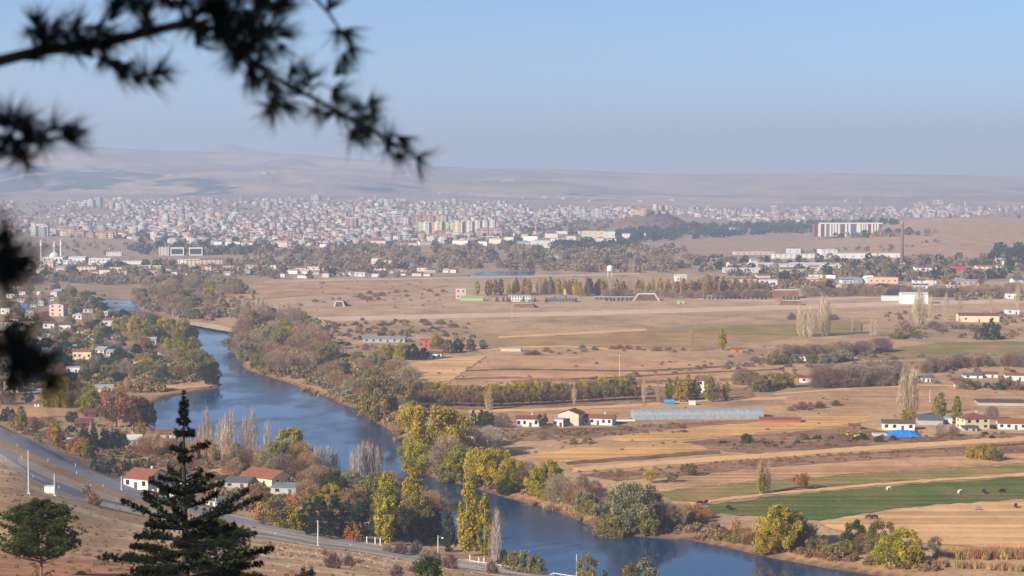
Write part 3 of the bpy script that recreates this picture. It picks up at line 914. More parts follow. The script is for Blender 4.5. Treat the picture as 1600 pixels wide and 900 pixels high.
def row(kind, pts, n, h, c, w=1.0, jit=3, hv=0.15, parts=True):
    """n plants along a pixel polyline"""
    L = len(pts) - 1
    if 'shrub' in kind: jit *= 2.2; hv = 0.5
    for i in range(n):
        t = (i + 0.5) / n * L
        px = np.interp(t, range(L + 1), [p[0] for p in pts]) + rnd.uniform(-jit, jit)
        py = np.interp(t, range(L + 1), [p[1] for p in pts]) + rnd.uniform(-jit, jit) * 0.25
        tree(kind, float(px), float(py), h * rnd.uniform(1 - hv, 1 + hv), w=w, c=c if isinstance(c, str) else rnd.choice(c), parts=parts)

# many far plants as one mass: low templates replicated into a single mesh
def mass(name, polys, seed, label):
    """polys: [(pixel polygon, count, [(colour, weight)], (hmin, hmax), shape)]; shape 'round', 'poplar', 'bush'"""
    rs = np.random.RandomState(seed)
    VV, FF, CC, VR = [], [], [], []; base = 0
    for poly, n, cols, hr, shape in polys:
        xs = [p[0] for p in poly]; ys = [p[1] for p in poly]
        px = rs.uniform(min(xs), max(xs), n * 6); py = rs.uniform(min(ys), max(ys), n * 6)
        k = in_poly(px, py, poly); px = px[k][:n]; py = py[k][:n]
        w = np.array([c[1] for c in cols], float); w /= w.sum()
        for a, b in zip(px, py):
            if any(u - 2 < a < v + 2 and w_ - 1 < b < w_ + e * .45 for u, v, w_, e in HOUSE_BOX): continue
            x, y, z = G(a, b)
            h = rs.uniform(*hr)
            nl = (150 if shape == 'bush' else 60) if y < 1300 else (70 if y < 2600 else 40)
            f = f_dome if shape == 'round' else (f_poplar if shape == 'poplar' else f_bush)
            P = env_points(rs, nl, f, 0.5, 0.3)
            size = {'round': 0.15, 'poplar': 0.05, 'bush': 0.28}[shape] * (0.5 if nl >= 150 else 0.85 if nl > 50 else 1.05)
            if shape == 'bush': P[:, :2] *= 1.3
            V, F = leaf_quads(rs, P, size, long_=1.6 if shape == 'poplar' else 1.1)
            V = V * h + np.array([x, y, z])
            VV.append(V); FF.append(F + base); base += len(V)
            c = np.array(COL[cols[rs.choice(len(cols), p=w)][0]][0]) * rs.uniform(0.8, 1.2)
            CC.append(np.repeat(c[None], len(F), 0)); VR.append(np.clip(rs.normal(0.42, 0.13, len(F)), 0, 1))
    o = new_obj(name, mesh_np(name, np.concatenate(VV), np.concatenate(FF), M['leaf_far'], var=np.concatenate(VR), colr=np.concatenate(CC)))
    structure(o, 'stuff')
    o['label'] = label
    return o
# ------------------------------------------------------------------ buildings
_mesh_cache = {}
def shared_box(w, d, h, mat):
    k = (round(w, 2), round(d, 2), round(h, 2), mat)
    if k not in _mesh_cache:
        _mesh_cache[k] = MB().box(-w / 2, w / 2, -d / 2, d / 2, 0, h).mesh('box', M[mat])
    return _mesh_cache[k]
WHITE = S(226, 222, 212); CREAM = S(226, 206, 170); YELLOW = S(220, 198, 150); PINKW = S(216, 184, 172); GREYW = S(178, 172, 166); ORANGE = S(196, 128, 70)
TILE = S(152, 92, 70); TILE2 = S(136, 84, 66); TILE3 = S(116, 72, 58); SLATE = S(104, 106, 108); TIN = S(156, 162, 164); BROWNR = S(110, 84, 72)
def house(name, look, px, py, wp, hp, depth=8.0, rot=0.0, wall=WHITE, roof='gable', rc=TILE, storeys=1, win=3, rise=0.28, chimney=False, door=True, axis='x', cat='house', eave=0.35, side=1, label=None):
    """a house whose front foot centre stands at pixel (px, py), wp wide and hp high to the eaves in photograph pixels; rot in degrees"""
    x, y, z = G(px, py)
    s = ppm(y)
    w = wp / s; h = hp / s
    root = bpy.data.objects.new(name, None); link(root); root.empty_display_size = 0.2
    root.rotation_euler = (0, 0, R(rot))
    root.location = (x, y, z - 0.15)
    root['category'] = cat
    HOUSE_BOX.append((px - wp / 2, px + wp / 2, py, 13 if py > 440 else 9))
    y0, y1 = 0.0, depth
    hw = w / 2
    rh = rise * (depth if axis == 'x' else w) * 0.5 if roof in ('gable', 'hip', 'shed') else 0.4
    b = MB().box(-hw, hw, y0, y1, 0, h)
    if roof == 'gable':
        if axis == 'x':
            for sx in (-hw, hw): b.add([(sx, y0, h), (sx, y1, h), (sx, depth / 2, h + rh)], [(0, 1, 2) if sx > 0 else (0, 2, 1)])
        else:
            for sy in (y0, y1): b.add([(-hw, sy, h), (hw, sy, h), (0, sy, h + rh)], [(0, 1, 2) if sy == y0 else (0, 2, 1)])
    b.build('wall', M['wall'], root, color=wall)
    r = MB(); e = eave; t = 0.18
    if roof == 'gable':
        k = rh / (depth / 2 if axis == 'x' else hw)
        if axis == 'x':
            a0, a1, mid = y0 - e, y1 + e, depth / 2
            P = [(a0, h - e * k), (mid, h + rh), (a1, h - e * k)]
            for (p, q) in ((P[0], P[1]), (P[2], P[1])):
                r.add([(-hw - e, p[0], p[1] + .02), (hw + e, p[0], p[1] + .02), (hw + e, q[0], q[1] + .02), (-hw - e, q[0], q[1] + .02),
                       (-hw - e, p[0], p[1] + t), (hw + e, p[0], p[1] + t), (hw + e, q[0], q[1] + t), (-hw - e, q[0], q[1] + t)],
                      [(3, 2, 1, 0), (4, 5, 6, 7), (0, 1, 5, 4), (1, 2, 6, 5), (2, 3, 7, 6), (3, 0, 4, 7)])
        else:
            P = [(-hw - e, h - e * k), (0, h + rh), (hw + e, h - e * k)]
            for (p, q) in ((P[0], P[1]), (P[2], P[1])):
                r.add([(p[0], y0 - e, p[1] + .02), (p[0], y1 + e, p[1] + .02), (q[0], y1 + e, q[1] + .02), (q[0], y0 - e, q[1] + .02),
                       (p[0], y0 - e, p[1] + t), (p[0], y1 + e, p[1] + t), (q[0], y1 + e, q[1] + t), (q[0], y0 - e, q[1] + t)],
                      [(3, 2, 1, 0), (4, 5, 6, 7), (0, 1, 5, 4), (1, 2, 6, 5), (2, 3, 7, 6), (3, 0, 4, 7)])
    elif roof == 'hip':
        i = min(w, depth) / 2
        if w >= depth: q = [(-hw + i, depth / 2), (hw - i, depth / 2)]
        else: q = [(0, i), (0, depth - i)]
        r.add([(-hw - e, y0 - e, h), (hw + e, y0 - e, h), (hw + e, y1 + e, h), (-hw - e, y1 + e, h), (q[0][0], q[0][1], h + rh), (q[1][0], q[1][1], h + rh)],
              [(3, 2, 1, 0), (0, 1, 5, 4), (2, 3, 4, 5), (1, 2, 5), (3, 0, 4)] if w >= depth else [(3, 2, 1, 0), (0, 1, 4), (1, 2, 5, 4), (2, 3, 5), (3, 0, 4, 5)])
    elif roof == 'shed':
        r.add([(-hw - e, y0 - e, h + .03), (hw + e, y0 - e, h + .03), (hw + e, y1 + e, h + rh), (-hw - e, y1 + e, h + rh), (-hw - e, y0 - e, h + t), (hw + e, y0 - e, h + t), (hw + e, y1 + e, h + rh + t), (-hw - e, y1 + e, h + rh + t)],
              [(3, 2, 1, 0), (4, 5, 6, 7), (0, 1, 5, 4), (1, 2, 6, 5), (2, 3, 7, 6), (3, 0, 4, 7)])
    elif roof == 'arch':
        n = 10; rr = rise * depth
        vs = []
        for k in range(n + 1):
            a = math.pi * k / n
            vs += [(-hw - .1, depth / 2 - math.cos(a) * (depth / 2 + .2), h + math.sin(a) * rr), (hw + .1, depth / 2 - math.cos(a) * (depth / 2 + .2), h + math.sin(a) * rr)]
        fs = [(2 * k, 2 * k + 1, 2 * k + 3, 2 * k + 2) for k in range(n)] + [tuple(range(0, 2 * n + 2, 2))[::-1], tuple(range(1, 2 * n + 2, 2))]
        r.add(vs, fs)
    else:   # flat with parapet
        r.box(-hw - .15, hw + .15, y0 - .15, y1 + .15, h + .01, h + 0.35)
    ro = r.build('roof', M['roof'], root, color=rc)
    if chimney:
        new_obj('chimney', shared_box(0.7, 0.7, 1.6, 'concrete'), ro, (hw * 0.35, depth * 0.55, h + rh * 0.7))
    sh = h / storeys
    ww, wh = min(1.5, w / (win + 1) * 0.55 if win else 1), min(1.5, sh * 0.45)
    for st in range(storeys):
        for k in range(win):
            wx = -hw + w * (k + 0.5 + (0.5 if False else 0)) / win
            if door and st == 0 and k == win // 2:
                new_obj('door', shared_box(1.1, 0.12, min(2.1, sh * 0.75), 'wood'), root, (wx, y0 - 0.03, 0.1)); continue
            new_obj('window', shared_box(ww, 0.12, wh, 'glass'), root, (wx, y0 - 0.02, st * sh + sh * 0.38))
        if side and win:
            for k in range(2):
                new_obj('window', shared_box(0.12, 1.1, wh, 'glass'), root, (hw * side + 0.02 * side, depth * (k + 0.5) / 2, st * sh + sh * 0.38))
    if label: root['label'] = label
    else: LABELLED.append((root, look, px, py, None))
    return root
# ------------------------------------------------------------------ houses and farm buildings that can be told apart
# stables in the middle of the plain
house('farmhouse', '', 824, 667, 36, 13, 8, -4, WHITE, 'gable', TILE2, 1, 4, chimney=True, label='low white house with brown roof, leftmost of the three stables by the greenhouse')
house('farmhouse', '', 888, 665, 34, 19, 9, -20, S(206, 190, 166), 'gable', TILE3, 1, 1, axis='y', door=False, rise=0.34, label='taller cream gabled house between the low white stables')
house('farmhouse', '', 872, 667, 16, 12, 5, -8, WHITE, 'flat', GREYW, 1, 2, label='small white annex in front of the cream gabled house')
house('farmhouse', '', 934, 664, 46, 11, 9, -16, WHITE, 'gable', TILE, 1, 5, chimney=True, label='long white stable with red tiled roof nearest the greenhouse')
house('shed', '', 733, 690, 20, 8, 5, -18, CREAM, 'gable', TILE, 1, 1, door=False, axis='y', cat='shed', label='small red-roofed shed hidden among grey trees behind the big willow')
# right-hand farm
house('farmhouse', '', 1404, 672, 50, 11, 8, -8, WHITE, 'gable', BROWNR, 1, 4, rise=0.3, label='long white farmhouse with dark brown roof behind the blue tarpaulin')
house('barn', '', 1454, 664, 38, 8, 10, -6, GREYW, 'shed', SLATE, 1, 0, door=False, cat='barn', label='open barn with grey slate roof beside the long white farmhouse')
house('shed', '', 1479, 662, 18, 9, 5, 0, WHITE, 'flat', GREYW, 1, 1, cat='shed', label='small white box shed between the grey barn and the two-storey house')
house('farmhouse', '', 1527, 671, 42, 17, 9, 14, CREAM, 'hip', TILE2, 2, 3, chimney=True, rise=0.5, side=-1, label='two-storey cream house with red hipped roof on the farm at right')
house('shed', '', 1516, 674, 22, 6, 4, 4, GREYW, 'shed', BROWNR, 1, 2, cat='shed', label='lean-to shed in front of the two-storey cream house')
house('farmhouse', '', 1582, 671, 44, 10, 9, -8, WHITE, 'gable', TILE, 1, 4, rise=0.36, label='white cottage with bright red roof at the right edge beside the two-storey house')
house('barn', '', 1566, 634, 74, 5, 14, -6, GREYW, 'flat', BROWNR, 1, 0, door=False, cat='barn', label='low ruined barn with broken brown roof in the red ploughed field')
house('shed', '', 1335, 671, 18, 7, 4, -10, TILE, 'gable', TILE2, 1, 1, cat='shed', label='tiny reddish shed left of the long white farmhouse')
house('shed', '', 1219, 660, 64, 5, 6, -7, S(170, 96, 76), 'shed', S(162, 92, 76), 1, 0, rise=0.12, door=False, cat='shed', label='long low red shed at the right end of the greenhouse')
house('farmhouse', '', 1100, 614, 22, 20, 7, -10, WHITE, 'gable', TILE2, 2, 2, rise=0.6, side=1, chimney=True, label='white two-storey house among the yellow poplars behind the greenhouse')
house('farmhouse', '', 1263, 598, 26, 8, 7, -6, WHITE, 'gable', S(150, 60, 54), 1, 2, label='white house with dark red roof beside the dark bare wood')
house('farmhouse', '', 1254, 564, 26, 8, 7, 0, WHITE, 'hip', TILE2, 1, 3, label='white bungalow with flat wings beyond the reddish field')
house('shed', '', 1152, 551, 16, 6, 5, 0, ORANGE, 'gable', TILE, 1, 1, cat='shed', label='orange brick hut beside the lone yellow poplar')
for i, (px, py, wp, hp, rc) in enumerate([(1542, 590, 34, 6, TILE2), (1586, 595, 30, 9, TILE), (1520, 591, 30, 5, SLATE), (1568, 567, 12, 6, TILE), (1447, 597, 14, 7, SLATE), (1498, 606, 12, 6, TILE)]):
    house('village_house', ['white cottage with wide brown roof', 'gabled white cottage with red roof', 'low grey-roofed outbuilding', 'tiny red-roofed white cottage', 'small white hut with slate roof', 'tiny white hut with red roof'][i], px, py, wp, hp, 7, -8, WHITE, 'gable', rc, 1, 2)
house('hangar', '', 1530, 503, 62, 10, 16, -4, CREAM, 'gable', TILE2, 1, 3, rise=0.22, cat='hangar', label='long cream building with red roof behind the dark conifers at right')
house('village_house', 'white flat-roofed house', 1583, 491, 20, 7, 8, 0, WHITE, 'flat', GREYW, 1, 2)
house('village_house', 'white house with terrace', 1581, 467, 16, 8, 8, 0, WHITE, 'flat', GREYW, 1, 2)
house('farmhouse', '', 678, 560, 24, 8, 7, -8, WHITE, 'gable', BROWNR, 1, 3, label='white cottage with dark roof below the dark trees on the river meadow')
house('farmhouse', '', 666, 542, 12, 11, 6, 0, S(206, 96, 84), 'flat', TILE, 2, 1, label='narrow bright red house beside the yellow-green tree')
house('poultry_shed', '', 600, 535, 66, 6, 12, -3, GREYW, 'gable', S(140, 150, 150), 1, 6, rise=0.22, cat='shed', label='long grey poultry shed with pale metal roof beyond the river wood')
house('control_tower', '', 491, 502, 5, 7, 3, 0, WHITE, 'flat', WHITE, 1, 1, cat='tower', label='tiny white watch tower at the left end of the runway')
house('bunker', '', 798, 549, 32, 5, 6, -4, S(206, 190, 166), 'flat', S(190, 168, 140), 1, 0, door=False, cat='bunker', label='low pale concrete bunker beside the footpath on the plain')
# left bank
house('village_house', '', 212, 764, 48, 17, 11, -28, WHITE, 'gable', TILE, 1, 3, rise=0.42, chimney=True, side=1, label='white house with bright red roof just behind the road')
house('village_house', '', 400, 758, 70, 13, 12, -38, CREAM, 'gable', TILE, 1, 2, axis='x', rise=0.4, side=1, label='long cream house with big red roof behind the dark fir')
house('shed', '', 443, 772, 42, 11, 8, -12, GREYW, 'shed', S(132, 142, 142), 1, 2, rise=0.1, cat='shed', label='grey flat-roofed shed beside the amber shrubs')
house('shed', '', 368, 762, 40, 9, 7, -10, GREYW, 'shed', SLATE, 1, 2, cat='shed', label='lean-to with slate grey roof against the long cream house')
house('village_house', '', 268, 779, 26, 10, 7, -24, WHITE, 'gable', TILE2, 1, 2, label='small white house with brown roof partly behind the dark fir')
house('shed', '', 290, 756, 28, 9, 6, -8, WHITE, 'shed', GREYW, 1, 2, cat='shed', label='white shed with pale roof behind the dark fir')
house('village_house', '', 243, 768, 14, 11, 5, -24, CREAM, 'flat', GREYW, 1, 1, label='small cream annex between two red-roofed houses by the road')
house('shed', '', 330, 790, 24, 8, 5, -20, WHITE, 'shed', SLATE, 1, 1, cat='shed', label='white roadside shed just right of the dark fir trunk')
house('village_house', '', 128, 562, 30, 13, 8, -6, YELLOW, 'gable', TILE, 1, 4, rise=0.3, side=1, label='long yellow house with red roof on the left bank')
house('shed', '', 113, 583, 24, 9, 6, -4, WHITE, 'flat', GREYW, 1, 2, cat='shed', label='white flat-roofed hut below the yellow house')
house('village_house', '', 17, 614, 24, 18, 8, -6, WHITE, 'flat', ORANGE, 2, 2, label='white two-storey house with orange stair tower at the left edge')
house('village_house', '', 88, 494, 24, 18, 9, -12, S(214, 186, 170), 'gable', TILE2, 3, 2, rise=0.2, axis='y', label='three-storey villa with white side wall on the left bank')
house('village_house', '', 172, 510, 22, 10, 8, 8, WHITE, 'hip', TILE, 1, 2, rise=0.4, chimney=True, label='white villa with red hipped roof in front of the far river bend')
house('water_tank', '', 38, 483, 10, 7, 4, 0, S(70, 130, 200), 'flat', S(96, 150, 210), 1, 0, door=False, cat='tank', label='bright blue box tank on the left bank')
rs = random.Random(5)
for (px, py, wp, hp, wc, rk, rcol, look) in [
    (12, 511, 22, 8, WHITE, 'hip', TILE2, 'white bungalow with brown roof'), (42, 511, 20, 10, CREAM, 'hip', TILE2, 'cream villa with tall brown roof'), (46, 492, 13, 6, WHITE, 'flat', GREYW, 'white flat-roofed cabin'),
    (76, 513, 18, 8, WHITE, 'gable', TILE2, 'white cottage with brown gable'), (101, 519, 18, 12, WHITE, 'gable', BROWNR, 'tall white house with dark roof'), (8, 491, 16, 9, WHITE, 'flat', GREYW, 'white cube house'),
    (4, 525, 14, 13, WHITE, 'flat', WHITE, 'white two-storey block'), (63, 532, 10, 4, WHITE, 'flat', GREYW, 'low white cabin'), (120, 529, 9, 6, CREAM, 'hip', TILE, 'tiny red-roofed cottage'),
    (237, 537, 14, 7, YELLOW, 'gable', GREYW, 'yellow cottage'), (35, 461, 11, 6, WHITE, 'gable', TILE, 'white cottage with red roof'), (90, 458, 14, 6, TIN, 'flat', TIN, 'pale metal shed'), (60, 461, 6, 5, WHITE, 'flat', CREAM, 'tiny white hut'),
    (160, 615, 32, 9, CREAM, 'shed', GREYW, 'cream open shed'), (60, 636, 14, 6, WHITE, 'gable', TILE2, 'tiny white cottage'), (130, 668, 26, 7, TILE3, 'gable', TILE3, 'dark red-brown barn'), (210, 695, 22, 8, WHITE, 'shed', WHITE, 'white lean-to'),
    (262, 680, 44, 9, CREAM, 'gable', TILE2, 'long cream house with brown roof'), (48, 612, 60, 3, GREYW, 'flat', WHITE, 'long low wall-like shed'), (140, 652, 18, 7, TILE2, 'gable', TILE3, 'small brown-roofed barn'), (100, 691, 16, 4, WHITE, 'flat', WHITE, 'low white shed'),
    (212, 572, 8, 6, WHITE, 'flat', GREYW, 'tiny white hut'), (262, 664, 8, 6, WHITE, 'flat', WHITE, 'tiny white cabin')]:
    house('village_house', look, px, py, wp, hp, rs.uniform(6, 9), rs.uniform(-22, 12), wc, rk, rcol, 1, 2 if wp < 20 else 3, rise=0.4)

# the rest of the riverside settlement
PAL = [(WHITE, 'white'), (WHITE, 'white'), (S(224, 208, 184), 'cream'), (S(210, 200, 190), 'pale grey'), (S(220, 192, 180), 'pinkish')]
for poly, nn, wr, hr in [([(0, 448), (130, 455), (175, 492), (120, 500), (0, 500)], 12, (8, 16), (4, 7)), ([(0, 500), (150, 520), (260, 540), (230, 575), (60, 560), (0, 550)], 16, (9, 18), (4, 7)), ([(0, 565), (90, 570), (100, 600), (0, 605)], 7, (10, 20), (5, 8)), ([(0, 408), (150, 418), (330, 424), (560, 430), (560, 438), (330, 432), (100, 432), (0, 434)], 34, (8, 20), (4, 8)), ([(580, 418), (720, 420), (720, 432), (580, 434)], 10, (9, 20), (3, 6)), ([(1110, 408), (1600, 410), (1600, 452), (1300, 455), (1120, 446)], 26, (10, 30), (4, 7)), ([(800, 372), (960, 380), (1000, 376), (980, 366), (820, 362)], 10, (10, 24), (4, 7)), ([(640, 376), (830, 374), (830, 386), (440, 388), (300, 384), (300, 378)], 26, (8, 26), (4, 8))]:
    k = 0; tries = 0
    while k < nn and tries < 600:
        tries += 1
        px = rs.uniform(min(p[0] for p in poly), max(p[0] for p in poly)); py = rs.uniform(min(p[1] for p in poly), max(p[1] for p in poly)); wp = rs.uniform(*wr)
        if not bool(in_poly([px], [py], poly)[0]) or any(a - wp * .6 < px < b + wp * .6 and abs(py - c) < 5 for a, b, c, e in HOUSE_BOX): continue
        wc, wn_ = rs.choice(PAL); rk = rs.choice(['gable', 'hip', 'flat', 'gable']); rcol, rn = rs.choice([(S(150, 104, 86), 'red'), (TILE2, 'brown'), (SLATE, 'grey'), (TIN, 'pale'), (S(196, 190, 182), 'off-white')])
        near = py > 440
        house('village_house' if near else 'town_house', ('small ' if wp < 12 else '') + wn_ + ' house with ' + rn + (' flat' if rk == 'flat' else '') + ' roof', px, py, wp, rs.uniform(*hr), rs.uniform(6, 10), rs.uniform(-35, 25), wc, rk, rcol, 1, 2 if near else 0, rise=0.4, door=False, side=0)
        k += 1
# ------------------------------------------------------------------ airfield and works behind it
def shelter(px, py, wp, hp, face, label):
    """earth-covered aircraft shelter: sloping mound behind a concrete portal"""
    x, y, z = G(px, py); s = ppm(y); w = wp / s / 2; h = hp / s; t = w * (0.62 if face else .78)
    root = bpy.data.objects.new('aircraft_shelter', None); link(root); root.location = (x, y, z - .1); root['category'] = 'shelter'; root['label'] = label
    root['group'] = 'aircraft shelters on the airfield'
    MB().add([(-w, 0, 0), (w, 0, 0), (t, 0, h * .96), (-t, 0, h * .96), (-w - 2, 26, 0), (w + 2, 26, 0), (t, 18, h * .9), (-t, 18, h * .9)],
             [(0, 1, 2, 3), (5, 4, 7, 6), (1, 5, 6, 2), (4, 0, 3, 7), (3, 2, 6, 7)]).build('mound', FM['dark'] if face else FM['brown'], root)
    e = 0.9 if face else 0.35
    MB().add([(-w - e, -.6, 0), (-t - e * .5, -.6, h * 1.03), (t + e * .5, -.6, h * 1.03), (w + e, -.6, 0), (w - e, -.6, 0), (t - e * .3, -.6, h * (.84 if face else .9)), (-t + e * .3, -.6, h * (.84 if face else .9)), (-w + e, -.6, 0)],
             [(0, 7, 6, 1), (1, 6, 5, 2), (2, 5, 4, 3)] if face else [(1, 6, 5, 2)]).build('portal', M['concrete'], root)
    return root
shelter(1010, 470, 40, 12, True, 'earth-covered shelter with white concrete frame behind the middle of the runway')
shelter(819, 481, 34, 7, False, 'low shelter with thin white arch in front of the office block')
shelter(1228, 466, 46, 14, False, 'large pinkish earth-covered shelter behind a smaller one')
shelter(1236, 477, 38, 8, False, 'small shelter with pale kerbed ramp in front of the large pinkish one')
shelter(530, 479, 16, 9, True, 'dark-mouthed shelter at the left end of the airfield')
house('hangar', '', 1429, 475, 42, 15, 20, -6, S(232, 230, 222), 'gable', WHITE, 1, 0, rise=0.15, door=False, cat='hangar', label='big white box hangar on the airfield at right')
house('hangar', '', 1395, 470, 32, 7, 10, -4, WHITE, 'flat', WHITE, 1, 0, door=False, cat='hangar', label='low white annex running left from the big white hangar')
house('fire_station', '', 720, 467, 16, 16, 8, 0, PINKW, 'flat', PINKW, 2, 2, cat='building', label='pink two-storey block at the left end of the airfield trees')
house('hangar', '', 737, 470, 36, 5, 12, -2, S(176, 184, 132), 'shed', S(178, 186, 140), 1, 0, rise=0.2, door=False, cat='hangar', label='pale green sloping hangar beside the pink block')
house('office_block', '', 812, 471, 34, 9, 10, 0, WHITE, 'flat', GREYW, 2, 8, cat='building', label='white office block with striped facade on the airfield')
house('office_block', '', 875, 472, 46, 6, 8, 0, S(120, 116, 112), 'flat', S(140, 130, 120), 1, 9, cat='building', label='long dark low office building on the airfield')
house('office_block', '', 890, 460, 18, 8, 8, 0, YELLOW, 'flat', CREAM, 1, 2, cat='building', label='cream twin-block house among the airfield poplars')
house('office_block', '', 960, 469, 62, 5, 6, 0, S(120, 118, 116), 'flat', S(206, 200, 190), 1, 9, cat='building', label='long low terrace with pale flat roof left of the shelter')
house('hut', '', 1064, 475, 11, 5, 4, 0, S(176, 190, 120), 'flat', S(180, 196, 130), 1, 1, cat='hut', label='small lime green hut on the airfield')
for (px, py, wp, hp, wc, rcol, rk, st, look) in [
    (1064, 440, 18, 9, WHITE, WHITE, 'gable', 1, 'white gabled hall'), (1073, 450, 11, 7, WHITE, CREAM, 'gable', 1, 'small white gabled house'), (1168, 446, 84, 10, CREAM, SLATE, 'flat', 2, 'long cream block with grey roof'),
    (1160, 426, 60, 6, S(214, 208, 196), WHITE, 'shed', 1, 'long white factory roof'), (1240, 418, 150, 5, S(210, 206, 198), WHITE, 'shed', 1, 'very long white factory roof'), (1248, 428, 56, 8, S(176, 184, 130), S(140, 84, 82), 'gable', 1, 'pale green works hall with maroon roof'),
    (1240, 404, 66, 7, WHITE, WHITE, 'flat', 2, 'white works building'), (1240, 396, 22, 8, S(206, 204, 206), BROWNR, 'flat', 1, 'pale rooftop block'), (1296, 404, 26, 14, WHITE, WHITE, 'flat', 3, 'white three-storey office'), (1354, 404, 110, 8, WHITE, WHITE, 'flat', 1, 'long low white warehouse'),
    (1380, 443, 46, 9, S(224, 180, 150), S(226, 206, 186), 'flat', 1, 'peach coloured hall'), (1330, 442, 34, 6, TIN, TIN, 'shed', 1, 'pale metal-roofed shed'), (1445, 443, 36, 5, WHITE, BROWNR, 'gable', 1, 'white hall with brown roof'), (1454, 447, 9, 9, CREAM, CREAM, 'flat', 1, 'small cream tower'),
    (1508, 446, 44, 7, S(200, 170, 156), TIN, 'gable', 1, 'grey-roofed pinkish hall'), (1450, 424, 40, 6, WHITE, TILE, 'gable', 1, 'red-roofed white hall'), (1498, 424, 26, 5, S(206, 80, 80), S(210, 84, 84), 'gable', 1, 'bright red-roofed hall'), (1542, 420, 32, 4, CREAM, TILE, 'gable', 1, 'cream hall with red roof'),
    (1180, 398, 62, 4, PINKW, WHITE, 'flat', 1, 'long pink and white shed'), (1200, 448, 30, 5, WHITE, WHITE, 'arch', 1, 'white arched shed'), (1275, 434, 20, 4, WHITE, WHITE, 'flat', 1, 'small white shed'), (1500, 442, 12, 6, CREAM, TIN, 'gable', 1, 'small cream shed'),
    (926, 374, 34, 13, S(216, 200, 160), CREAM, 'flat', 2, 'big cream factory block'), (948, 373, 26, 11, S(232, 226, 210), WHITE, 'flat', 1, 'bright cream factory block'), (846, 388, 30, 8, WHITE, WHITE, 'arch', 1, 'white arched factory'), (880, 379, 40, 6, WHITE, WHITE, 'shed', 1, 'white factory roof'), (845, 380, 20, 5, S(150, 180, 200), S(130, 170, 200), 'flat', 1, 'pale blue factory shed'), (1147, 361, 14, 4, WHITE, TIN, 'shed', 1, 'white shed among dark woods'),
    (865, 405, 16, 4, WHITE, WHITE, 'gable', 1, 'small white shed'), (586, 412, 12, 4, CREAM, WHITE, 'arch', 1, 'small arched white shed'), (605, 412, 14, 4, CREAM, CREAM, 'gable', 1, 'small cream gabled shed'), (575, 422, 10, 4, PINKW, TILE, 'gable', 1, 'small pink house'), (562, 432, 16, 5, WHITE, WHITE, 'gable', 1, 'white gabled house'),
    (620, 427, 32, 4, GREYW, TIN, 'flat', 1, 'long grey shed'), (660, 424, 18, 6, CREAM, TILE, 'gable', 1, 'cream house'), (674, 426, 14, 5, GREYW, SLATE, 'gable', 1, 'grey house'), (418, 420, 26, 6, WHITE, TILE2, 'flat', 2, 'white row of flats'), (442, 420, 10, 5, WHITE, TILE2, 'flat', 1, 'white corner house'), (490, 422, 56, 5, CREAM, CREAM, 'flat', 1, 'long cream shed'),
    (470, 424, 16, 6, PINKW, TILE, 'gable', 1, 'pink gabled house'), (534, 432, 8, 5, WHITE, GREYW, 'flat', 1, 'tiny white house')]:
    house('works_building', look, px, py, wp, hp, rnd.uniform(8, 22), rnd.uniform(-6, 6), wc, rk, rcol, st, 0 if wp < 16 else min(8, max(2, wp // 8)), rise=0.2, door=False, cat='building', side=0)

# ------------------------------------------------------------------ the greenhouse
def greenhouse(px, py, wp, depth, h, rot, label):
    x, y, z = G(px, py); s = ppm(y); w = wp / s
    root = bpy.data.objects.new('greenhouse', None); link(root); root.location = (x, y, z); root.rotation_euler = (0, 0, R(rot)); root['category'] = 'greenhouse'; root['label'] = label
    m, nt, b = nodes('greenhouse_film')
    f = noise_val(nt, 0.5, 4, 0.6, stretch=(2, 0.3, 1))
    nt.links.new(ramp(nt, f, [(0.3, S(136, 140, 142)), (0.7, S(164, 166, 166))]), b.inputs['Base Color']); b.inputs['Roughness'].default_value = 0.35
    n = 12; k = 5; seg = 13
    for i in range(seg):
        vs = []
        x0, x1 = -w / 2 + w * i / seg, -w / 2 + w * (i + 1) / seg - 0.04
        for j in range(n + 1):
            a = math.pi * j / n
            zz = 1.2 + math.sin(a) ** 0.8 * (h - 1.2) if 0 < j < n else 0.0
            yy = depth / 2 - math.cos(a) * depth / 2
            vs += [(x0, yy, zz), (x1, yy, zz)]
        fs = [(2 * j, 2 * j + 1, 2 * j + 3, 2 * j + 2) for j in range(n)]
        if i in (0, seg - 1): fs.append(tuple(range(0, 2 * n + 2, 2))[::-1] if i == 0 else tuple(range(1, 2 * n + 2, 2)))
        MB().add(vs, fs).build('panel', m, root)
        p = []
        for j in range(n + 1):
            a = math.pi * j / n
            p.append((x0 - 0.02, depth / 2 - math.cos(a) * (depth / 2 + .03), (1.2 + math.sin(a) ** 0.8 * (h - 1.2) if 0 < j < n else 0.0) + .03))
        MB().tube(p, 0.03, 4).build('rib', M['steel'], root)
    MB().box(-w / 2 - 14, -w / 2 - .5, -4.0, -3.4, 0, .7).build('side_rail', M['white'], root)
greenhouse(1093, 655, 206, 12.5, 4.2, 5.5, 'long silver-grey arched plastic greenhouse in the middle of the farmland')

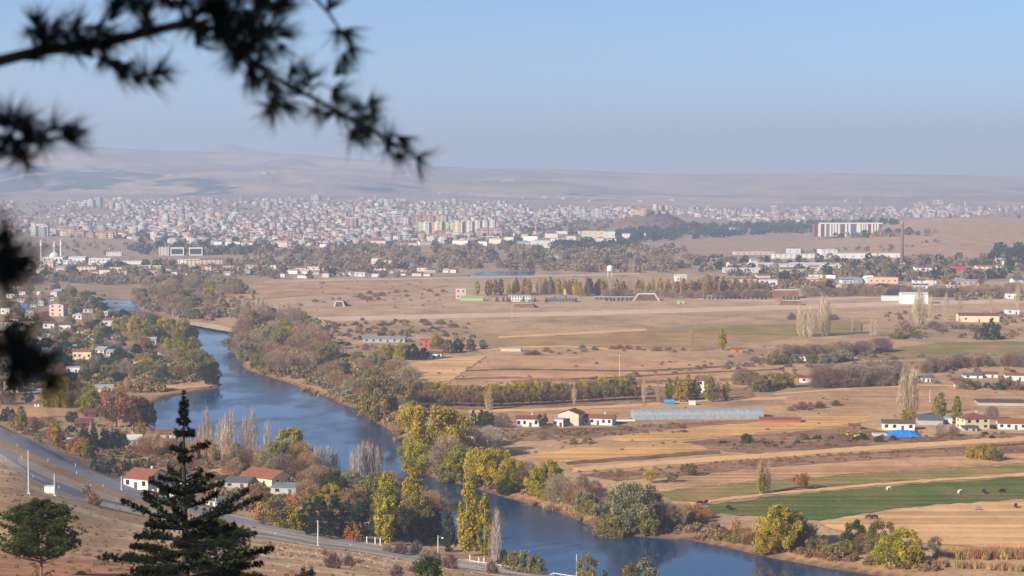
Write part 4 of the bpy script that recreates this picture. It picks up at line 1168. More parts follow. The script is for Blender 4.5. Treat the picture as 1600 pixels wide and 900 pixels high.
# ------------------------------------------------------------------ landmarks of the town
def mosque():
    x, y, z = G(84, 412)
    root = bpy.data.objects.new('mosque', None); link(root); root.location = (x, y, z); root['category'] = 'mosque'; root['label'] = 'white domed mosque with three slim white minarets at the left edge of town'
    s = ppm(y)
    b = MB().box(-15, 12, 0, 24, 0, 9).build('prayer_hall', M['wall'], root, color=WHITE)
    MB().lathe([(8, 0), (8, .8), (7.2, 3), (5, 5), (2, 6.1), (0.1, 6.4)], 20, (-2, 12, 9)).build('dome', M['wall'], root, True, color=WHITE)
    for (mx, my, h) in ((-16.5, 1, 33), (-5, 26, 30), (4, 26, 33)):
        t = MB().lathe([(2.3, 0), (2.1, 3), (1.7, 4), (1.6, h * .72), (2.3, h * .74), (2.3, h * .77), (1.4, h * .78), (1.4, h * .88), (1.6, h * .885), (0.05, h)], 10, (mx, my, 0)).build('minaret', M['wall'], root, True, color=WHITE)
    for k in range(5):
        new_obj('window', shared_box(2.2, 0.15, 4, 'glass'), root, (-12 + k * 5.3, -0.03, 2.5))
mosque()
def minaret(px, py, hp, label):
    x, y, z = G(px, py); h = hp / ppm(y)
    root = bpy.data.objects.new('minaret', None); link(root); root.location = (x, y, z); root['category'] = 'minaret'; root['label'] = label
    MB().lathe([(1.9, 0), (1.7, 3), (1.25, 4), (1.2, h * .70)], 10).build('shaft', M['wall'], root, True, color=WHITE)
    MB().lathe([(1.2, h * .70), (2.0, h * .73), (2.0, h * .76), (1.0, h * .77), (1.0, h * .86)], 10).build('balcony', M['wall'], root, True, color=WHITE)
    MB().lathe([(1.3, h * .86), (0.05, h)], 10).build('spire', M['wall'], root, color=S(150, 150, 156))
minaret(1567.5, 423, 18, 'slim white minaret among dark trees at the far right')
minaret(1008, 377, 15, 'slim white minaret in front of the dark wooded mound')
minaret(803, 374, 12, 'slim white minaret left of the pale blue factory shed')
minaret(479, 391, 11, 'slim white minaret at the lower edge of the town')
minaret(1344, 318, 9, 'far white minaret on the horizon above the red and white hospital')
minaret(1508, 322, 9, 'far white minaret on the horizon at right')
minaret(586, 313, 11, 'far white minaret near the top of the town')
def chimney():
    x, y, z = G(1409, 424); h = 78 / ppm(y)
    root = bpy.data.objects.new('brick_chimney', None); link(root); root.location = (x, y, z); root['category'] = 'chimney'; root['label'] = 'very tall slender reddish brick factory chimney at right'
    m = plain('chimney_brick', S(122, 92, 86), 0.9, 0.2, 0.8)
    MB().lathe([(2.6, 0), (2.3, h * .3), (1.7, h * .94)], 14).build('shaft', m, root, True)
    MB().lathe([(1.7, h * .94), (2.1, h * .95), (2.1, h * .99), (1.6, h)], 14).build('rim', M['steel'], root)
    MB().lathe([(3.4, -0.2), (3.4, 4), (2.6, 4.4)], 14).build('base', m, root)
chimney()
def water_tower():
    x, y, z = G(953, 433); s = ppm(y)
    root = bpy.data.objects.new('water_tower', None); link(root); root.location = (x, y, z); root['category'] = 'water tower'; root['label'] = 'white water tower with legs above the airfield poplars'
    h = 18 / s
    for a in range(4): 
        c, d = (2.4 if a & 1 else -2.4), (2.4 if a & 2 else -2.4)
        MB().tube([(c, d, 0), (c * .9, d * .9, h * .5)], 0.4, 6).build('leg', M['concrete'], root)
    MB().lathe([(1.2, h * .45), (3.4, h * .55), (3.4, h * .9), (2.2, h), (.2, h * 1.03)], 14).build('tank', M['white'], root)
water_tower()
def hospital():
    x, y, z = G(1325, 369); s = ppm(y); w = 106 / s; h = 19 / s
    root = bpy.data.objects.new('hospital_building', None); link(root); root.location = (x, y, z - 1); root['category'] = 'building'; root['label'] = 'wide red and white striped hospital block on the far rise'
    red = S(128, 60, 66); W = WHITE
    MB().box(-w / 2, w / 2, 0, 20, 0, h + 1).build('wall', M['wall'], root, color=S(120, 112, 116))
    MB().box(-w / 2 + 12, w / 2 + 1, -1.5, 21, h + 1, h + 3.2).build('roof', M['wall'], root, color=W)
    segs = [(-53, -47, red, 1), (-47, -42.5, W, 1), (-42.5, -37, red, 2), (-37, -34, W, 2), (-29, -26, W, 2), (-24.5, -22, W, 2), (-21, -17.5, W, 2), (-16, -12.5, W, 2), (-10, -6.5, red, 2), (-5, -1.5, W, 2), (0.5, 4, W, 2), (6, 13, S(84, 100, 118), 1), (13, 19.5, W, 2), (21, 24, W, 2), (25, 27, W, 2), (28.5, 31, W, 2), (31, 35, red, 2), (36, 39, W, 2), (41, 43.5, W, 2), (45, 48, W, 2), (49.5, 53, red, 2)]
    for a, b, c, p in segs:
        new_obj('facade_panel', MB().box(a / s + .1, b / s - .1, -p * 0.6, -0.05, 0.5, h + 0.7).mesh('facade_panel', M['wall']), root, color=c)
hospital()
def frame_block(px, py, wp, hp, label):
    """grey block with white framed window fields"""
    x, y, z = G(px, py); s = ppm(y); w = wp / s; h = hp / s
    root = bpy.data.objects.new('office_building', None); link(root); root.location = (x, y, z); root['category'] = 'building'; root['label'] = label
    MB().box(-w / 2, w / 2, 0, 14, 0, h).build('wall', M['wall'], root, color=S(90, 92, 98))
    t = 1.4
    b = MB().box(-w / 2, w / 2, -.6, -.05, h - t, h + .5).box(-w / 2, -w / 2 + t, -.6, -.05, 0, h - t).box(w / 2 - t, w / 2, -.6, -.05, 0, h - t).box(-w / 2 + t, w / 2 - t, -.6, -.05, 0, t)
    b.build('frame', M['wall'], root, color=WHITE)
    for k in range(3):
        new_obj('window', MB().box(-w / 2 + t + (w - 2 * t) * (k + .12) / 3, -w / 2 + t + (w - 2 * t) * (k + .88) / 3, -.3, -.04, h * .25, h * .75).mesh('window', M['glass']), root)
frame_block(277, 399, 21, 12, 'grey office block with white frame, left of the framed pair')
frame_block(306, 399, 21, 12, 'grey office block with white frame, right of the framed pair')
house('office_building', '', 256, 399, 16, 13, 14, 0, S(200, 190, 180), 'flat', GREYW, 4, 3, cat='building', label='beige office block standing left of the two framed blocks')
house('sports_hall', '', 248, 362, 17, 6, 26, 0, WHITE, 'gable', WHITE, 1, 0, door=False, axis='y', rise=0.3, cat='hall', label='bright white gabled sports hall in the left part of town')
house('sports_hall', '', 207, 413, 34, 3, 20, 0, WHITE, 'arch', WHITE, 1, 0, rise=0.1, door=False, cat='hall', label='white shallow-arched hall roof right of the mosque')
house('school', '', 178, 400, 24, 6, 12, 0, WHITE, 'flat', WHITE, 2, 6, cat='building', label='white two-storey school right of the mosque minarets')
for (px, py, wp, hp, st, wc, rcol, look) in [(330, 416, 34, 11, 3, PINKW, TILE, 'pink flats with red roof'), (302, 416, 24, 10, 3, CREAM, CREAM, 'cream flats'), (284, 412, 14, 6, 2, WHITE, WHITE, 'white low house'), (362, 424, 30, 8, 2, YELLOW, CREAM, 'yellow flats'), (322, 424, 16, 8, 2, PINKW, TILE, 'pink gabled house'), (392, 422, 18, 7, 2, CREAM, GREYW, 'cream low flats'), (284, 423, 14, 5, 1, WHITE, TILE, 'white red-roofed house'),
    (120, 412, 26, 10, 1, WHITE, WHITE, 'white works hall'), (155, 414, 34, 9, 2, S(216, 210, 200), WHITE, 'long pale works hall'), (40, 425, 13, 10, 2, YELLOW, CREAM, 'yellow gabled house'), (76, 418, 14, 10, 2, S(220, 190, 160), CREAM, 'peach flats'), (104, 416, 10, 10, 2, WHITE, TILE, 'white and red house'), (135, 424, 30, 8, 2, CREAM, TILE2, 'cream terrace'), (180, 424, 20, 6, 1, S(216, 200, 160), CREAM, 'cream row house'), (40, 403, 30, 4, 1, WHITE, WHITE, 'long white shed'), (10, 424, 18, 6, 1, PINKW, CREAM, 'pinkish cottage'), (225, 421, 20, 5, 1, WHITE, WHITE, 'white low shed'), (245, 424, 12, 8, 2, S(214, 184, 150), CREAM, 'sandy small house'), (50, 410, 10, 8, 2, PINKW, TILE, 'pink small house')]:
    house('town_house', look, px, py, wp, hp, rnd.uniform(8, 13), rnd.uniform(-8, 8), wc, rnd.choice(['gable', 'flat']), rcol, st, max(2, wp // 6), rise=0.25, door=False, cat='building', side=1)

# ------------------------------------------------------------------ poles, posts, signs, rails
def lamp_post(px, py, hp, label, arm=False, head=False):
    x, y, z = G(px, py); h = hp / ppm(y)
    root = bpy.data.objects.new('concrete_pole', None); link(root); root.location = (x, y, z - .2); root['category'] = 'pole'; root['label'] = label; root['group'] = 'concrete poles'
    MB().tube([(0, 0, 0), (0, 0, h * .5), (0, 0, h)], [.24, .19, .13], 8).build('shaft', M['concrete'], root)
    MB().box(-.45, .45, -.45, .45, 0, .45).build('footing', M['concrete'], root)
    if arm: MB().box(-.9, .9, -.06, .06, h - .5, h - .38).build('crossarm', M['steel'], root)
    if head:
        MB().tube([(0, 0, h * .9), (.7, 0, h * .93), (1.1, 0, h * .9)], .06, 5).build('arm', M['steel'], root)
        MB().box(.9, 1.6, -.2, .2, h * .86, h * .9).build('lamp_head', M['white'], root)
lamp_post(45, 771, 70, 'tallest concrete pole beside the carriageway at the left edge', False)
lamp_post(85.5, 775, 36, 'concrete pole beside the white roadside cabinet')
lamp_post(497, 853, 42, 'concrete pole standing by the road in front of the garden hedge')
lamp_post(684.5, 868, 33, 'concrete lamp pole with lamp head between the yellow poplars', head=True)
lamp_post(901, 904, 40, 'concrete pole at the bottom edge in front of the river')
lamp_post(1150, 912, 22, 'short concrete pole with crossarm at the bottom edge over the river', True)
lamp_post(337, 792, 38, 'concrete pole among the red-roofed houses right of the dark fir')
lamp_post(190, 766, 24, 'thin pole left of the white house with bright red roof')
lamp_post(968, 596, 44, 'far power pole on the plain above the orchard', True)
lamp_post(1317, 549, 16, 'far power pole before the dark bare thicket', True)
lamp_post(1453, 628, 20, 'pole beside the tall leafless poplars on the farm')
lamp_post(800, 497, 14, 'pole by the runway', True)
lamp_post(207, 677, 14, 'short pole at the water edge beside the amber tree')
lamp_post(152, 530, 22, 'left one of two grey poles in the riverside village')
lamp_post(157, 528, 26, 'right one of two grey poles in the riverside village')
lamp_post(76, 566, 20, 'grey pole in the gardens beside the yellow house')
def cabinet():
    x, y, z = G(77, 772); 
    root = bpy.data.objects.new('roadside_cabinet', None); link(root); root.location = (x, y, z); root['category'] = 'cabinet'; root['label'] = 'white roadside cabinet between two concrete poles'
    MB().box(-1.25, 1.25, 0, 1.4, .15, 1.9).build('body', M['white'], root)
    MB().box(-1.35, 1.35, -.1, 1.5, 1.9, 2.02).build('cap', M['concrete'], root)
    MB().box(-1.2, 1.2, .1, 1.3, 0, .15).build('plinth', M['concrete'], root)
    MB().box(-.03, .03, -.04, -.005, .2, 1.8).build('door_seam', M['steel'], root)
cabinet()
post_me = MB().tube([(0, 0, -.1), (0, 0, .95)], [.09, .07], 6).mesh('post', M['white']); band_me = MB().tube([(0, 0, .7), (0, 0, .86)], [.1, .1], 6).mesh('band', M['glass'])
for i, (px, py) in enumerate([(9, 722), (27, 698), (75, 721), (34, 716), (52, 747), (75, 722), (92, 764), (120, 741), (161, 761), (142, 760), (247, 781), (548, 854), (118, 729), (430, 836)]):
    x, y, z = G(px, py)
    root = bpy.data.objects.new('delineator_post', None); link(root); root.location = (x, y, z + .1); root['category'] = 'post'; root['group'] = 'white delineator posts along the road'
    new_obj('stake', post_me, root); new_obj('reflector_band', band_me, root)
    LABELLED.append((root, 'white delineator post on the road edge', px, py, 'road'))
def rail(p0, p1, n, label):
    A = [G(p0[0] + (p1[0] - p0[0]) * k / n, p0[1] + (p1[1] - p0[1]) * k / n) for k in range(n + 1)]
    root = bpy.data.objects.new('guard_rail', None); link(root); root.location = A[0]; root['category'] = 'guard rail'; root['label'] = label
    O = Vector(A[0]); L = [Vector(a) - O for a in A]
    MB().tube([v + Vector((0, 0, .75)) for v in L], .16, 6).build('beam', M['concrete'], root)
    pm = MB().box(-.08, .08, -.08, .08, -.3, .75).mesh('post', M['concrete'])
    for v in L: new_obj('post', pm, root, v)
rail((735, 880), (900, 905), 14, 'pale guard rail at the lower edge beside the river')
def fence(pts, hp, label, panel=True):
    A = [G(*p) for p in pts]; O = Vector(A[0])
    root = bpy.data.objects.new('concrete_fence', None); link(root); root.location = O; root['category'] = 'fence'; root['label'] = label
    h = hp / ppm(A[0][1])
    pm = MB().box(-.14, .14, -.14, .14, -.2, h).mesh('post', M['white'])
    L = [Vector(a) - O for a in A]
    for v in L: new_obj('post', pm, root, v)
    for a, b in zip(L[:-1], L[1:]):
        for f in (.35, .75): MB().tube([a + Vector((0, 0, h * f)), b + Vector((0, 0, h * f))], .03, 4).build('wire', M['steel'], root)
fence([(563, 847), (573, 849), (586, 850.5), (594, 852)], 11, 'white concrete fence posts at the end of the road')
fence([(734, 876), (748, 880), (756, 880)], 9, 'white concrete fence posts under the yellow poplar pair')
def tarp():
    x, y, z = G(1410, 681)
    root = bpy.data.objects.new('tarpaulin', None); link(root); root.location = (x, y, z); root['category'] = 'tarpaulin'; root['label'] = 'bright blue tarpaulin over a heap in front of the long white farmhouse'
    m = plain('blue_tarp', S(30, 120, 214), 0.45, 0.15, 0.6)
    n = 14; V = []; F = []
    for j in range(7):
        for i in range(n):
            u, v = i / (n - 1) * 2 - 1, j / 6 * 2 - 1
            hh = 2.6 * max(0, 1 - abs(u) ** 3) * max(0, 1 - abs(v) ** 2.2) + .25 * math.sin(i * 2.1 + j) * (1 - abs(u))
            V.append((u * 8 + .3 * math.sin(j * 2), v * 4.2, max(hh, .05)))
    for j in range(6):
        for i in range(n - 1): F.append((j * n + i, j * n + i + 1, (j + 1) * n + i + 1, (j + 1) * n + i))
    MB().add(V, F).build('sheet', m, root)
    MB().box(-13, -7, -2, 3, 0, 1.0).build('covered_stack', M['concrete'], root)
tarp()
house('tent', '', 1046, 632, 15, 4, 4, 0, S(60, 140, 190), 'gable', S(90, 160, 200), 1, 0, rise=.5, door=False, cat='tent', label='small blue tarpaulin hut behind the greenhouse')
house('shed', '', 1082, 633, 10, 6, 3, 0, WHITE, 'flat', WHITE, 1, 0, door=False, cat='shed', label='tiny white shed under the yellow poplars behind the greenhouse')
# farm machines: a combine and a tractor, yellow
def tractor(px, py, s, label, yellow):
    x, y, z = G(px, py)
    root = bpy.data.objects.new('farm_machine', None); link(root); root.location = (x, y, z); root.rotation_euler = (0, 0, R(20)); root.scale = (s, s, s); root['category'] = 'tractor'; root['label'] = label
    b = MB().box(-2.2, .4, -.7, .7, .9, 1.9).box(.4, 2.2, -1.0, 1.0, .9, 2.2); b.build('body', yellow, root)
    MB().box(.5, 1.9, -.85, .85, 2.2, 3.4).build('cab', M['glass'], root)
    MB().box(.4, 2.0, -.95, .95, 3.4, 3.55).build('cab_roof', yellow, root)
    for wx, r in ((-1.6, .6), (1.4, .95)):
        for sy in (-1.15, 1.15):
            w = MB(); vs = []
            w.tube([(wx, sy - .2, r), (wx, sy + .2, r)], r, 14).build('wheel', M['bark'], root)
yl = plain('yellow_paint', S(232, 186, 40), 0.5, 0.1, 1)
tractor(1323, 682, .6, 'smaller yellow farm machine left of the blue tarpaulin', yl)
tractor(1341, 685, .8, 'bigger yellow farm machine nearest the blue tarpaulin', yl)

# ------------------------------------------------------------------ cattle on the pasture
def cow_mesh():
    me = bpy.data.meshes.new('cow')
    P = [(-1.0, 0, 1.15), (-.45, 0, 1.08), (.15, 0, 1.05), (.7, 0, 1.15), (1.05, 0, 1.05), (1.3, 0, .8), (1.5, 0, .62), (-1.12, 0, 1.15), (-1.2, 0, .6)]
    E = [(0, 1), (1, 2), (2, 3), (3, 4), (4, 5), (5, 6), (0, 7), (7, 8)]
    Rr = [.34, .42, .42, .36, .22, .17, .11, .07, .05]
    for bx, rear in ((-.85, True), (.62, False)):
        a = 0 if rear else 3
        for sy in (-.26, .26):
            i = len(P)
            P += [(bx, sy, .75), (bx + (-.1 if rear else .03), sy, .42), (bx - (0 if rear else .02), sy, .05)]
            Rr += [.17 if rear else .13, .09, .07]
            E += [(a, i), (i, i + 1), (i + 1, i + 2)]
    for sy in (-.16, .16):
        i = len(P); P.append((1.24, sy * 1.5, .95)); Rr.append(.05); E.append((5, i))
    me.from_pydata(P, E, [])
    o = bpy.data.objects.new('cow_build', me); col.objects.link(o)
    sk = o.modifiers.new('s', 'SKIN'); sb = o.modifiers.new('d', 'SUBSURF'); sb.levels = 1; sb.render_levels = 1
    for v, r in zip(me.skin_vertices[0].data, Rr): v.radius = (r, r)
    me.skin_vertices[0].data[2].use_root = True
    dg = bpy.context.evaluated_depsgraph_get()
    m2 = bpy.data.meshes.new_from_object(o.evaluated_get(dg))
    bpy.data.objects.remove(o)
    m2.materials.clear(); m2.materials.append(M['hide'])
    m2.polygons.foreach_set('use_smooth', [True] * len(m2.polygons))
    return m2
m, nt, b = nodes('hide')
f = noise_val(nt, 1.6, 2, 0.5)
nt.links.new(mul(nt, N(nt, 'ShaderNodeObjectInfo').outputs['Color'], ramp(nt, f, [(0.45, (.75, .75, .75)), (0.55, (1, 1, 1))])), b.inputs['Base Color'])
M['hide'] = m
cowm = cow_mesh()
BLACK = S(34, 28, 26); BR = S(74, 48, 36); WC = S(222, 216, 206)
for (px, py, rot, c, lab) in [(1500, 772, 40, WC, 'white cow grazing among the dark ones on the green pasture'), (1538, 772, 100, BLACK, 'dark cow grazing just right of the white cow'), (1566, 771, 200, BLACK, 'black cow grazing near the right edge of the green pasture'),
    (1526, 798, 175, S(150, 144, 138), 'grey cow standing on the tan stubble below the pasture'), (1587, 794, 70, BLACK, 'black cow at the right edge of the tan stubble'), (1358, 812, 10, BR, 'brown cow on the stubble, left one of a close pair'), (1366, 812, 190, BR, 'brown cow on the stubble, right one of a close pair'),
    (1094, 790, 10, BLACK, 'black cow at the left tip of the green pasture, left of a pair'), (1103, 789, 60, BLACK, 'black cow at the left tip of the green pasture, right of a pair'), (1139, 797, 120, BLACK, 'lone black cow near the left tip of the green pasture'), (1389, 767, 30, WC, 'white animal lying alone on the upper pasture')]:
    x, y, z = G(px, py)
    o = new_obj('cow', cowm, None, (x, y, z + .03), R(rot), (1.15,) * 3, c)
    tag(o, lab, 'cow', 'cattle grazing on the river plain')
# ------------------------------------------------------------------ trees told apart one by one (feet in photograph pixels)
T = tree
# far bank willows beside the lower river
T('willow', 682, 722, hp=84, w=0.95, c='gold'); T('willow', 712, 700, hp=56, w=1.0, c='gold'); T('willow', 640, 672, hp=42, w=1.0, c='gold'); T('willow', 655, 735, hp=44, w=1.0, c='lime')
T('bare', 700, 740, hp=62, w=1.1, c='taupe'); T('bare', 735, 712, hp=46, w=1.1, c='plum'); T('bare', 765, 706, hp=42, w=1.2, c='grey'); T('willow', 718, 745, hp=46, w=1.1, c='lime'); T('willow', 700, 748, hp=30, w=1.2, c='olive')
T('willow', 752, 757, hp=56, w=0.9, c='gold'); T('willow', 780, 758, hp=54, w=0.85, c='gold'); T('willow', 800, 766, hp=48, w=0.95, c='gold'); T('willow', 790, 770, hp=22, w=1.2, c='green'); T('bare', 826, 768, hp=48, w=0.9, c='plum')
T('willow', 858, 778, hp=56, w=0.85, c='lime'); T('willow', 842, 775, hp=40, w=0.9, c='gold'); T('bare', 876, 785, hp=46, w=1.0, c='taupe'); T('bare', 895, 788, hp=40, w=1.0, c='taupe'); T('bare_shrub', 908, 795, hp=30, w=0.9, c='rust'); T('bare_shrub', 925, 798, hp=24, w=1.0, c='brown')
T('bare', 910, 768, hp=26, w=1.0, c='plum'); T('bare', 930, 775, hp=26, w=1.1, c='plum')
T('willow', 985, 828, hp=72, w=0.9, c='sage'); T('willow', 1012, 822, hp=62, w=0.8, c='sage'); T('willow', 955, 832, hp=40, w=1.0, c='olive'); T('willow', 1010, 832, hp=42, w=1.0, c='olive'); T('bare', 1040, 826, hp=46, w=0.8, c='taupe'); T('bare', 1060, 824, hp=40, w=0.8, c='taupe'); T('willow', 975, 805, hp=36, w=1.1, c='sage')
T('willow', 1215, 858, hp=66, w=0.85, c='lime'); T('willow', 1236, 850, hp=52, w=0.9, c='olive'); T('willow', 1200, 862, hp=40, w=1.0, c='gold'); T('bare_shrub', 1262, 852, hp=34, w=0.9, c='taupe'); T('leafy_shrub', 1150, 832, hp=22, w=0.6, c='straw')
T('willow', 1336, 858, hp=44, w=0.8, c='green'); T('willow', 1376, 868, hp=52, w=0.9, c='olive'); T('willow', 1412, 884, hp=56, w=0.95, c='gold'); T('willow', 1390, 884, hp=46, w=1.0, c='lime'); T('broadleaf', 1460, 868, hp=30, w=0.8, c='sage'); T('bare', 1348, 862, hp=30, w=0.9, c='brown')
row('leafy_shrub', [(640, 700), (660, 728)], 5, 5, ['gold', 'olive'], .9, 4); row('leafy_shrub', [(1075, 830), (1140, 842), (1190, 856)], 7, 3, ['olive', 'straw', 'gold'], .9, 6); row('leafy_shrub', [(1265, 862), (1330, 872)], 6, 3.5, ['olive', 'straw'], .9, 5); row('willow', [(905, 800), (940, 815)], 3, 6, ['sage', 'olive'], 1.0, 4)
# small trees on the fields
T('broadleaf', 1018, 755, hp=20, w=1.3, c='gold'); T('broadleaf', 1050, 754, hp=16, w=1.2, c='olive'); T('broadleaf', 1077, 744, hp=20, w=1.4, c='olive'); T('broadleaf', 1253, 765, hp=26, w=1.1, c='amber'); T('poplar', 1191, 772, hp=40, w=0.8, c='olive'); T('bare_poplar', 1188, 771, hp=62, c='straw'); T('bare_poplar', 1200, 770, hp=52, c='pale')
T('willow', 1519, 716, hp=20, w=1.0, c='gold'); T('willow', 1537, 718, hp=24, w=1.0, c='gold'); T('willow', 1553, 720, hp=22, w=1.0, c='olive'); T('leafy_shrub', 1166, 692, hp=14, w=1.0, c='green'); T('leafy_shrub', 897, 694, hp=9, w=1.0, c='olive'); T('leafy_shrub', 918, 693, hp=11, w=1.0, c='olive')
T('broadleaf', 848, 668, hp=22, w=0.9, c='teal'); T('cypress', 740, 668, hp=28, w=1.0, c='dark'); T('conifer', 752, 668, hp=30, w=1.2, c='dark'); T('willow', 760, 668, hp=24, w=1.0, c='green'); T('bare', 785, 668, hp=24, w=1.2, c='plum'); T('bare_poplar', 764, 664, hp=60, c='pale'); T('poplar', 763, 640, hp=40, c='gold')
# right farm poplars
for k, px in enumerate((1410, 1416, 1422, 1428)): T('bare_poplar', px, 652 - k % 2, hp=80 - 4 * (k % 3), w=1.0, c='pale')
T('leafy_shrub', 1420, 655, hp=16, w=1.0, c='gold'); T('poplar', 1470, 655, hp=42, w=1.2, c='lime'); T('poplar', 1462, 653, hp=34, w=1.0, c='gold'); T('poplar', 1495, 660, hp=42, w=1.1, c='lime'); T('bare', 1550, 655, hp=22, w=1.0, c='plum'); T('bare', 1470, 680, hp=20, w=1.0, c='taupe'); T('bare', 1490, 682, hp=18, w=1.1, c='plum')
# near grove between road and river
T('poplar', 602, 850, hp=110, w=0.92, c='gold'); T('poplar', 730, 868, hp=112, w=0.85, c='gold'); T('poplar', 741, 862, hp=96, w=0.6, c='yellow'); T('poplar', 757, 870, hp=100, w=0.72, c='gold'); T('bare_poplar', 776, 880, hp=92, w=0.9, c='grey'); T('bare_poplar', 770, 878, hp=60, w=1.2, c='taupe')
T('cypress', 680, 850, hp=66, w=1.0, c='dark'); T('cypress', 702, 862, hp=64, w=1.05, c='teal'); T('poplar', 670, 848, hp=42, w=1.0, c='olive'); T('cypress', 566, 843, hp=58, w=1.3, c='teal'); T('conifer', 500, 838, hp=72, w=1.2, c='dark'); T('conifer', 525, 838, hp=74, w=1.1, c='dark'); T('conifer', 545, 842, hp=62, w=1.2, c='teal'); T('cypress', 482, 832, hp=56, w=1.3, c='dark'); T('conifer', 584, 838, hp=40, w=1.0, c='dark')
T('leafy_shrub', 513, 834, hp=20, w=0.8, c='yellow'); T('leafy_shrub', 551, 845, hp=26, w=0.6, c='amber'); T('leafy_shrub', 432, 822, hp=40, w=0.8, c='olive'); T('leafy_shrub', 455, 826, hp=34, w=0.8, c='yellow'); T('bare_shrub', 470, 826, hp=26, w=0.8, c='brown'); T('leafy_shrub', 420, 816, hp=34, w=0.8, c='amber')
T('poplar', 642, 820, hp=88, w=1.0, c='yellow'); T('willow', 655, 832, hp=60, w=0.75, c='olive'); T('willow', 628, 843, hp=50, w=0.9, c='dark'); T('willow', 650, 848, hp=44, w=0.9, c='dark'); T('willow', 672, 775, hp=24, w=1.0, c='sage')
T('broadleaf', 490, 800, hp=42, w=1.0, c='brown'); T('broadleaf', 515, 805, hp=46, w=1.0, c='gold'); T('broadleaf', 548, 806, hp=44, w=1.1, c='brown'); T('willow', 520, 790, hp=52, w=1.0, c='green'); T('willow', 590, 800, hp=58, w=1.0, c='olive'); T('broadleaf', 408, 790, hp=32, w=1.1, c='brown'); T('broadleaf', 455, 800, hp=26, w=1.1, c='amber')
T('willow', 455, 738, hp=66, w=0.75, c='gold'); T('bare', 470, 745, hp=56, w=1.0, c='brown'); T('willow', 435, 745, hp=52, w=0.9, c='olive'); T('bare', 415, 742, hp=50, w=0.9, c='taupe'); T('bare', 445, 752, hp=44, w=1.1, c='plum'); T('bare', 480, 752, hp=46, w=1.0, c='brown')
for px, py, hp, c in [(323, 712, 78, 'straw'), (312, 715, 52, 'straw'), (330, 722, 56, 'straw'), (342, 715, 62, 'pale'), (352, 728, 84, 'pale'), (361, 732, 96, 'pale'), (383, 725, 80, 'pale'), (395, 725, 92, 'pale'), (418, 728, 74, 'pale'), (306, 718, 46, 'straw'), (318, 722, 48, 'straw'), (440, 735, 44, 'pale'), (356, 732, 60, 'straw')]:
    T('bare_poplar', px, py, hp=hp, w=1.0, c=c)
for px, py, hp in [(485, 745, 50), (494, 748, 54), (500, 746, 56), (512, 746, 60), (520, 744, 58), (526, 744, 56), (552, 750, 68), (560, 752, 74), (568, 750, 78), (575, 750, 80), (583, 748, 72), (590, 750, 70)]:
    T('bare_poplar', px, py, hp=hp, w=1.3, c='grey')
scatter([(560, 770), (640, 745), (690, 790), (650, 812), (580, 800)], 14, [(3, 'bare', 'brown'), (2, 'willow', 'olive'), (2, 'bare', 'taupe')], (7, 10), 41)
scatter([(300, 705), (470, 735), (560, 765), (600, 800), (480, 790), (330, 735)], 26, [(3, 'bare', 'brown'), (2, 'willow', 'olive'), (2, 'bare', 'taupe'), (1.5, 'willow', 'sage')], (5, 8), 42)
scatter([(470, 800), (580, 805), (680, 830), (640, 835), (480, 815)], 9, [(1, 'willow', 'green'), (1, 'broadleaf', 'brown'), (2, 'willow', 'olive'), (1, 'conifer', 'teal')], (6, 9), 43)
# bushes near the bottom edge and rail
for px, py, hp, w, c in [(800, 892, 30, .8, 'olive'), (820, 895, 34, .8, 'sage'), (838, 897, 30, .8, 'olive'), (916, 906, 40, .8, 'olive'), (940, 906, 42, .8, 'gold'), (1010, 918, 44, .9, 'sage'), (985, 916, 34, .8, 'olive'), (786, 886, 26, .6, 'green')]:
    T('leafy_shrub', px, py, hp=hp, w=w * 0.75, c=c)
for px, py, hp, w, c in [(520, 886, 26, .9, 'plum'), (545, 884, 18, .9, 'plum'), (508, 868, 10, 1, 'brown'), (620, 900, 20, 1, 'plum'), (625, 866, 20, 1.1, 'plum'), (650, 866, 20, 1.1, 'plum'), (604, 862, 14, 1.2, 'taupe'), (680, 884, 22, 1.1, 'plum'), (702, 888, 24, 1.0, 'plum'), (768, 896, 22, .8, 'plum'), (135, 774, 18, 1, 'taupe'), (146, 789, 20, 1.0, 'brown'), (665, 874, 18, 1.0, 'taupe'), (420, 858, 8, 1.2, 'brown'), (560, 880, 8, 1.2, 'brown'), (645, 894, 12, 1.2, 'plum')]:
    T('bare_shrub', px, py, hp=hp, w=w * 0.8, c=c)
T('leafy_shrub', 668, 908, hp=36, w=.9, c='green'); T('leafy_shrub', 478, 912, hp=24, w=.9, c='dark')
# left: trees behind the road
T('willow', 82, 636, hp=42, w=0.75, c='gold'); T('willow', 100, 637, hp=46, w=0.75, c='lime'); T('willow', 122, 634, hp=38, w=0.7, c='olive'); T('willow', 140, 647, hp=44, w=0.75, c='lime'); T('willow', 150, 647, hp=26, w=0.9, c='green')
T('broadleaf', 182, 668, hp=66, w=0.85, c='rust'); T('broadleaf', 172, 668, hp=46, w=0.85, c='brown'); T('poplar', 188, 640, hp=42, w=1.3, c='gold'); T('willow', 212, 665, hp=44, w=0.75, c='amber'); T('willow', 228, 664, hp=38, w=0.75, c='dark'); T('willow', 220, 650, hp=30, w=0.8, c='olive')
T('poplar', 33, 676, hp=42, w=1.3, c='lime'); T('poplar', 53, 678, hp=26, w=1.2, c='brown'); T('poplar', 88, 700, hp=42, w=1.2, c='yellow'); T('poplar', 97, 702, hp=28, w=1.4, c='brown'); T('poplar', 135, 720, hp=32, w=1.3, c='lime'); T('leafy_shrub', 115, 710, hp=24, w=.7, c='amber'); T('broadleaf', 112, 664, hp=22, w=1.0, c='dark'); T('leafy_shrub', 57, 690, hp=8, w=1.3, c='sage')
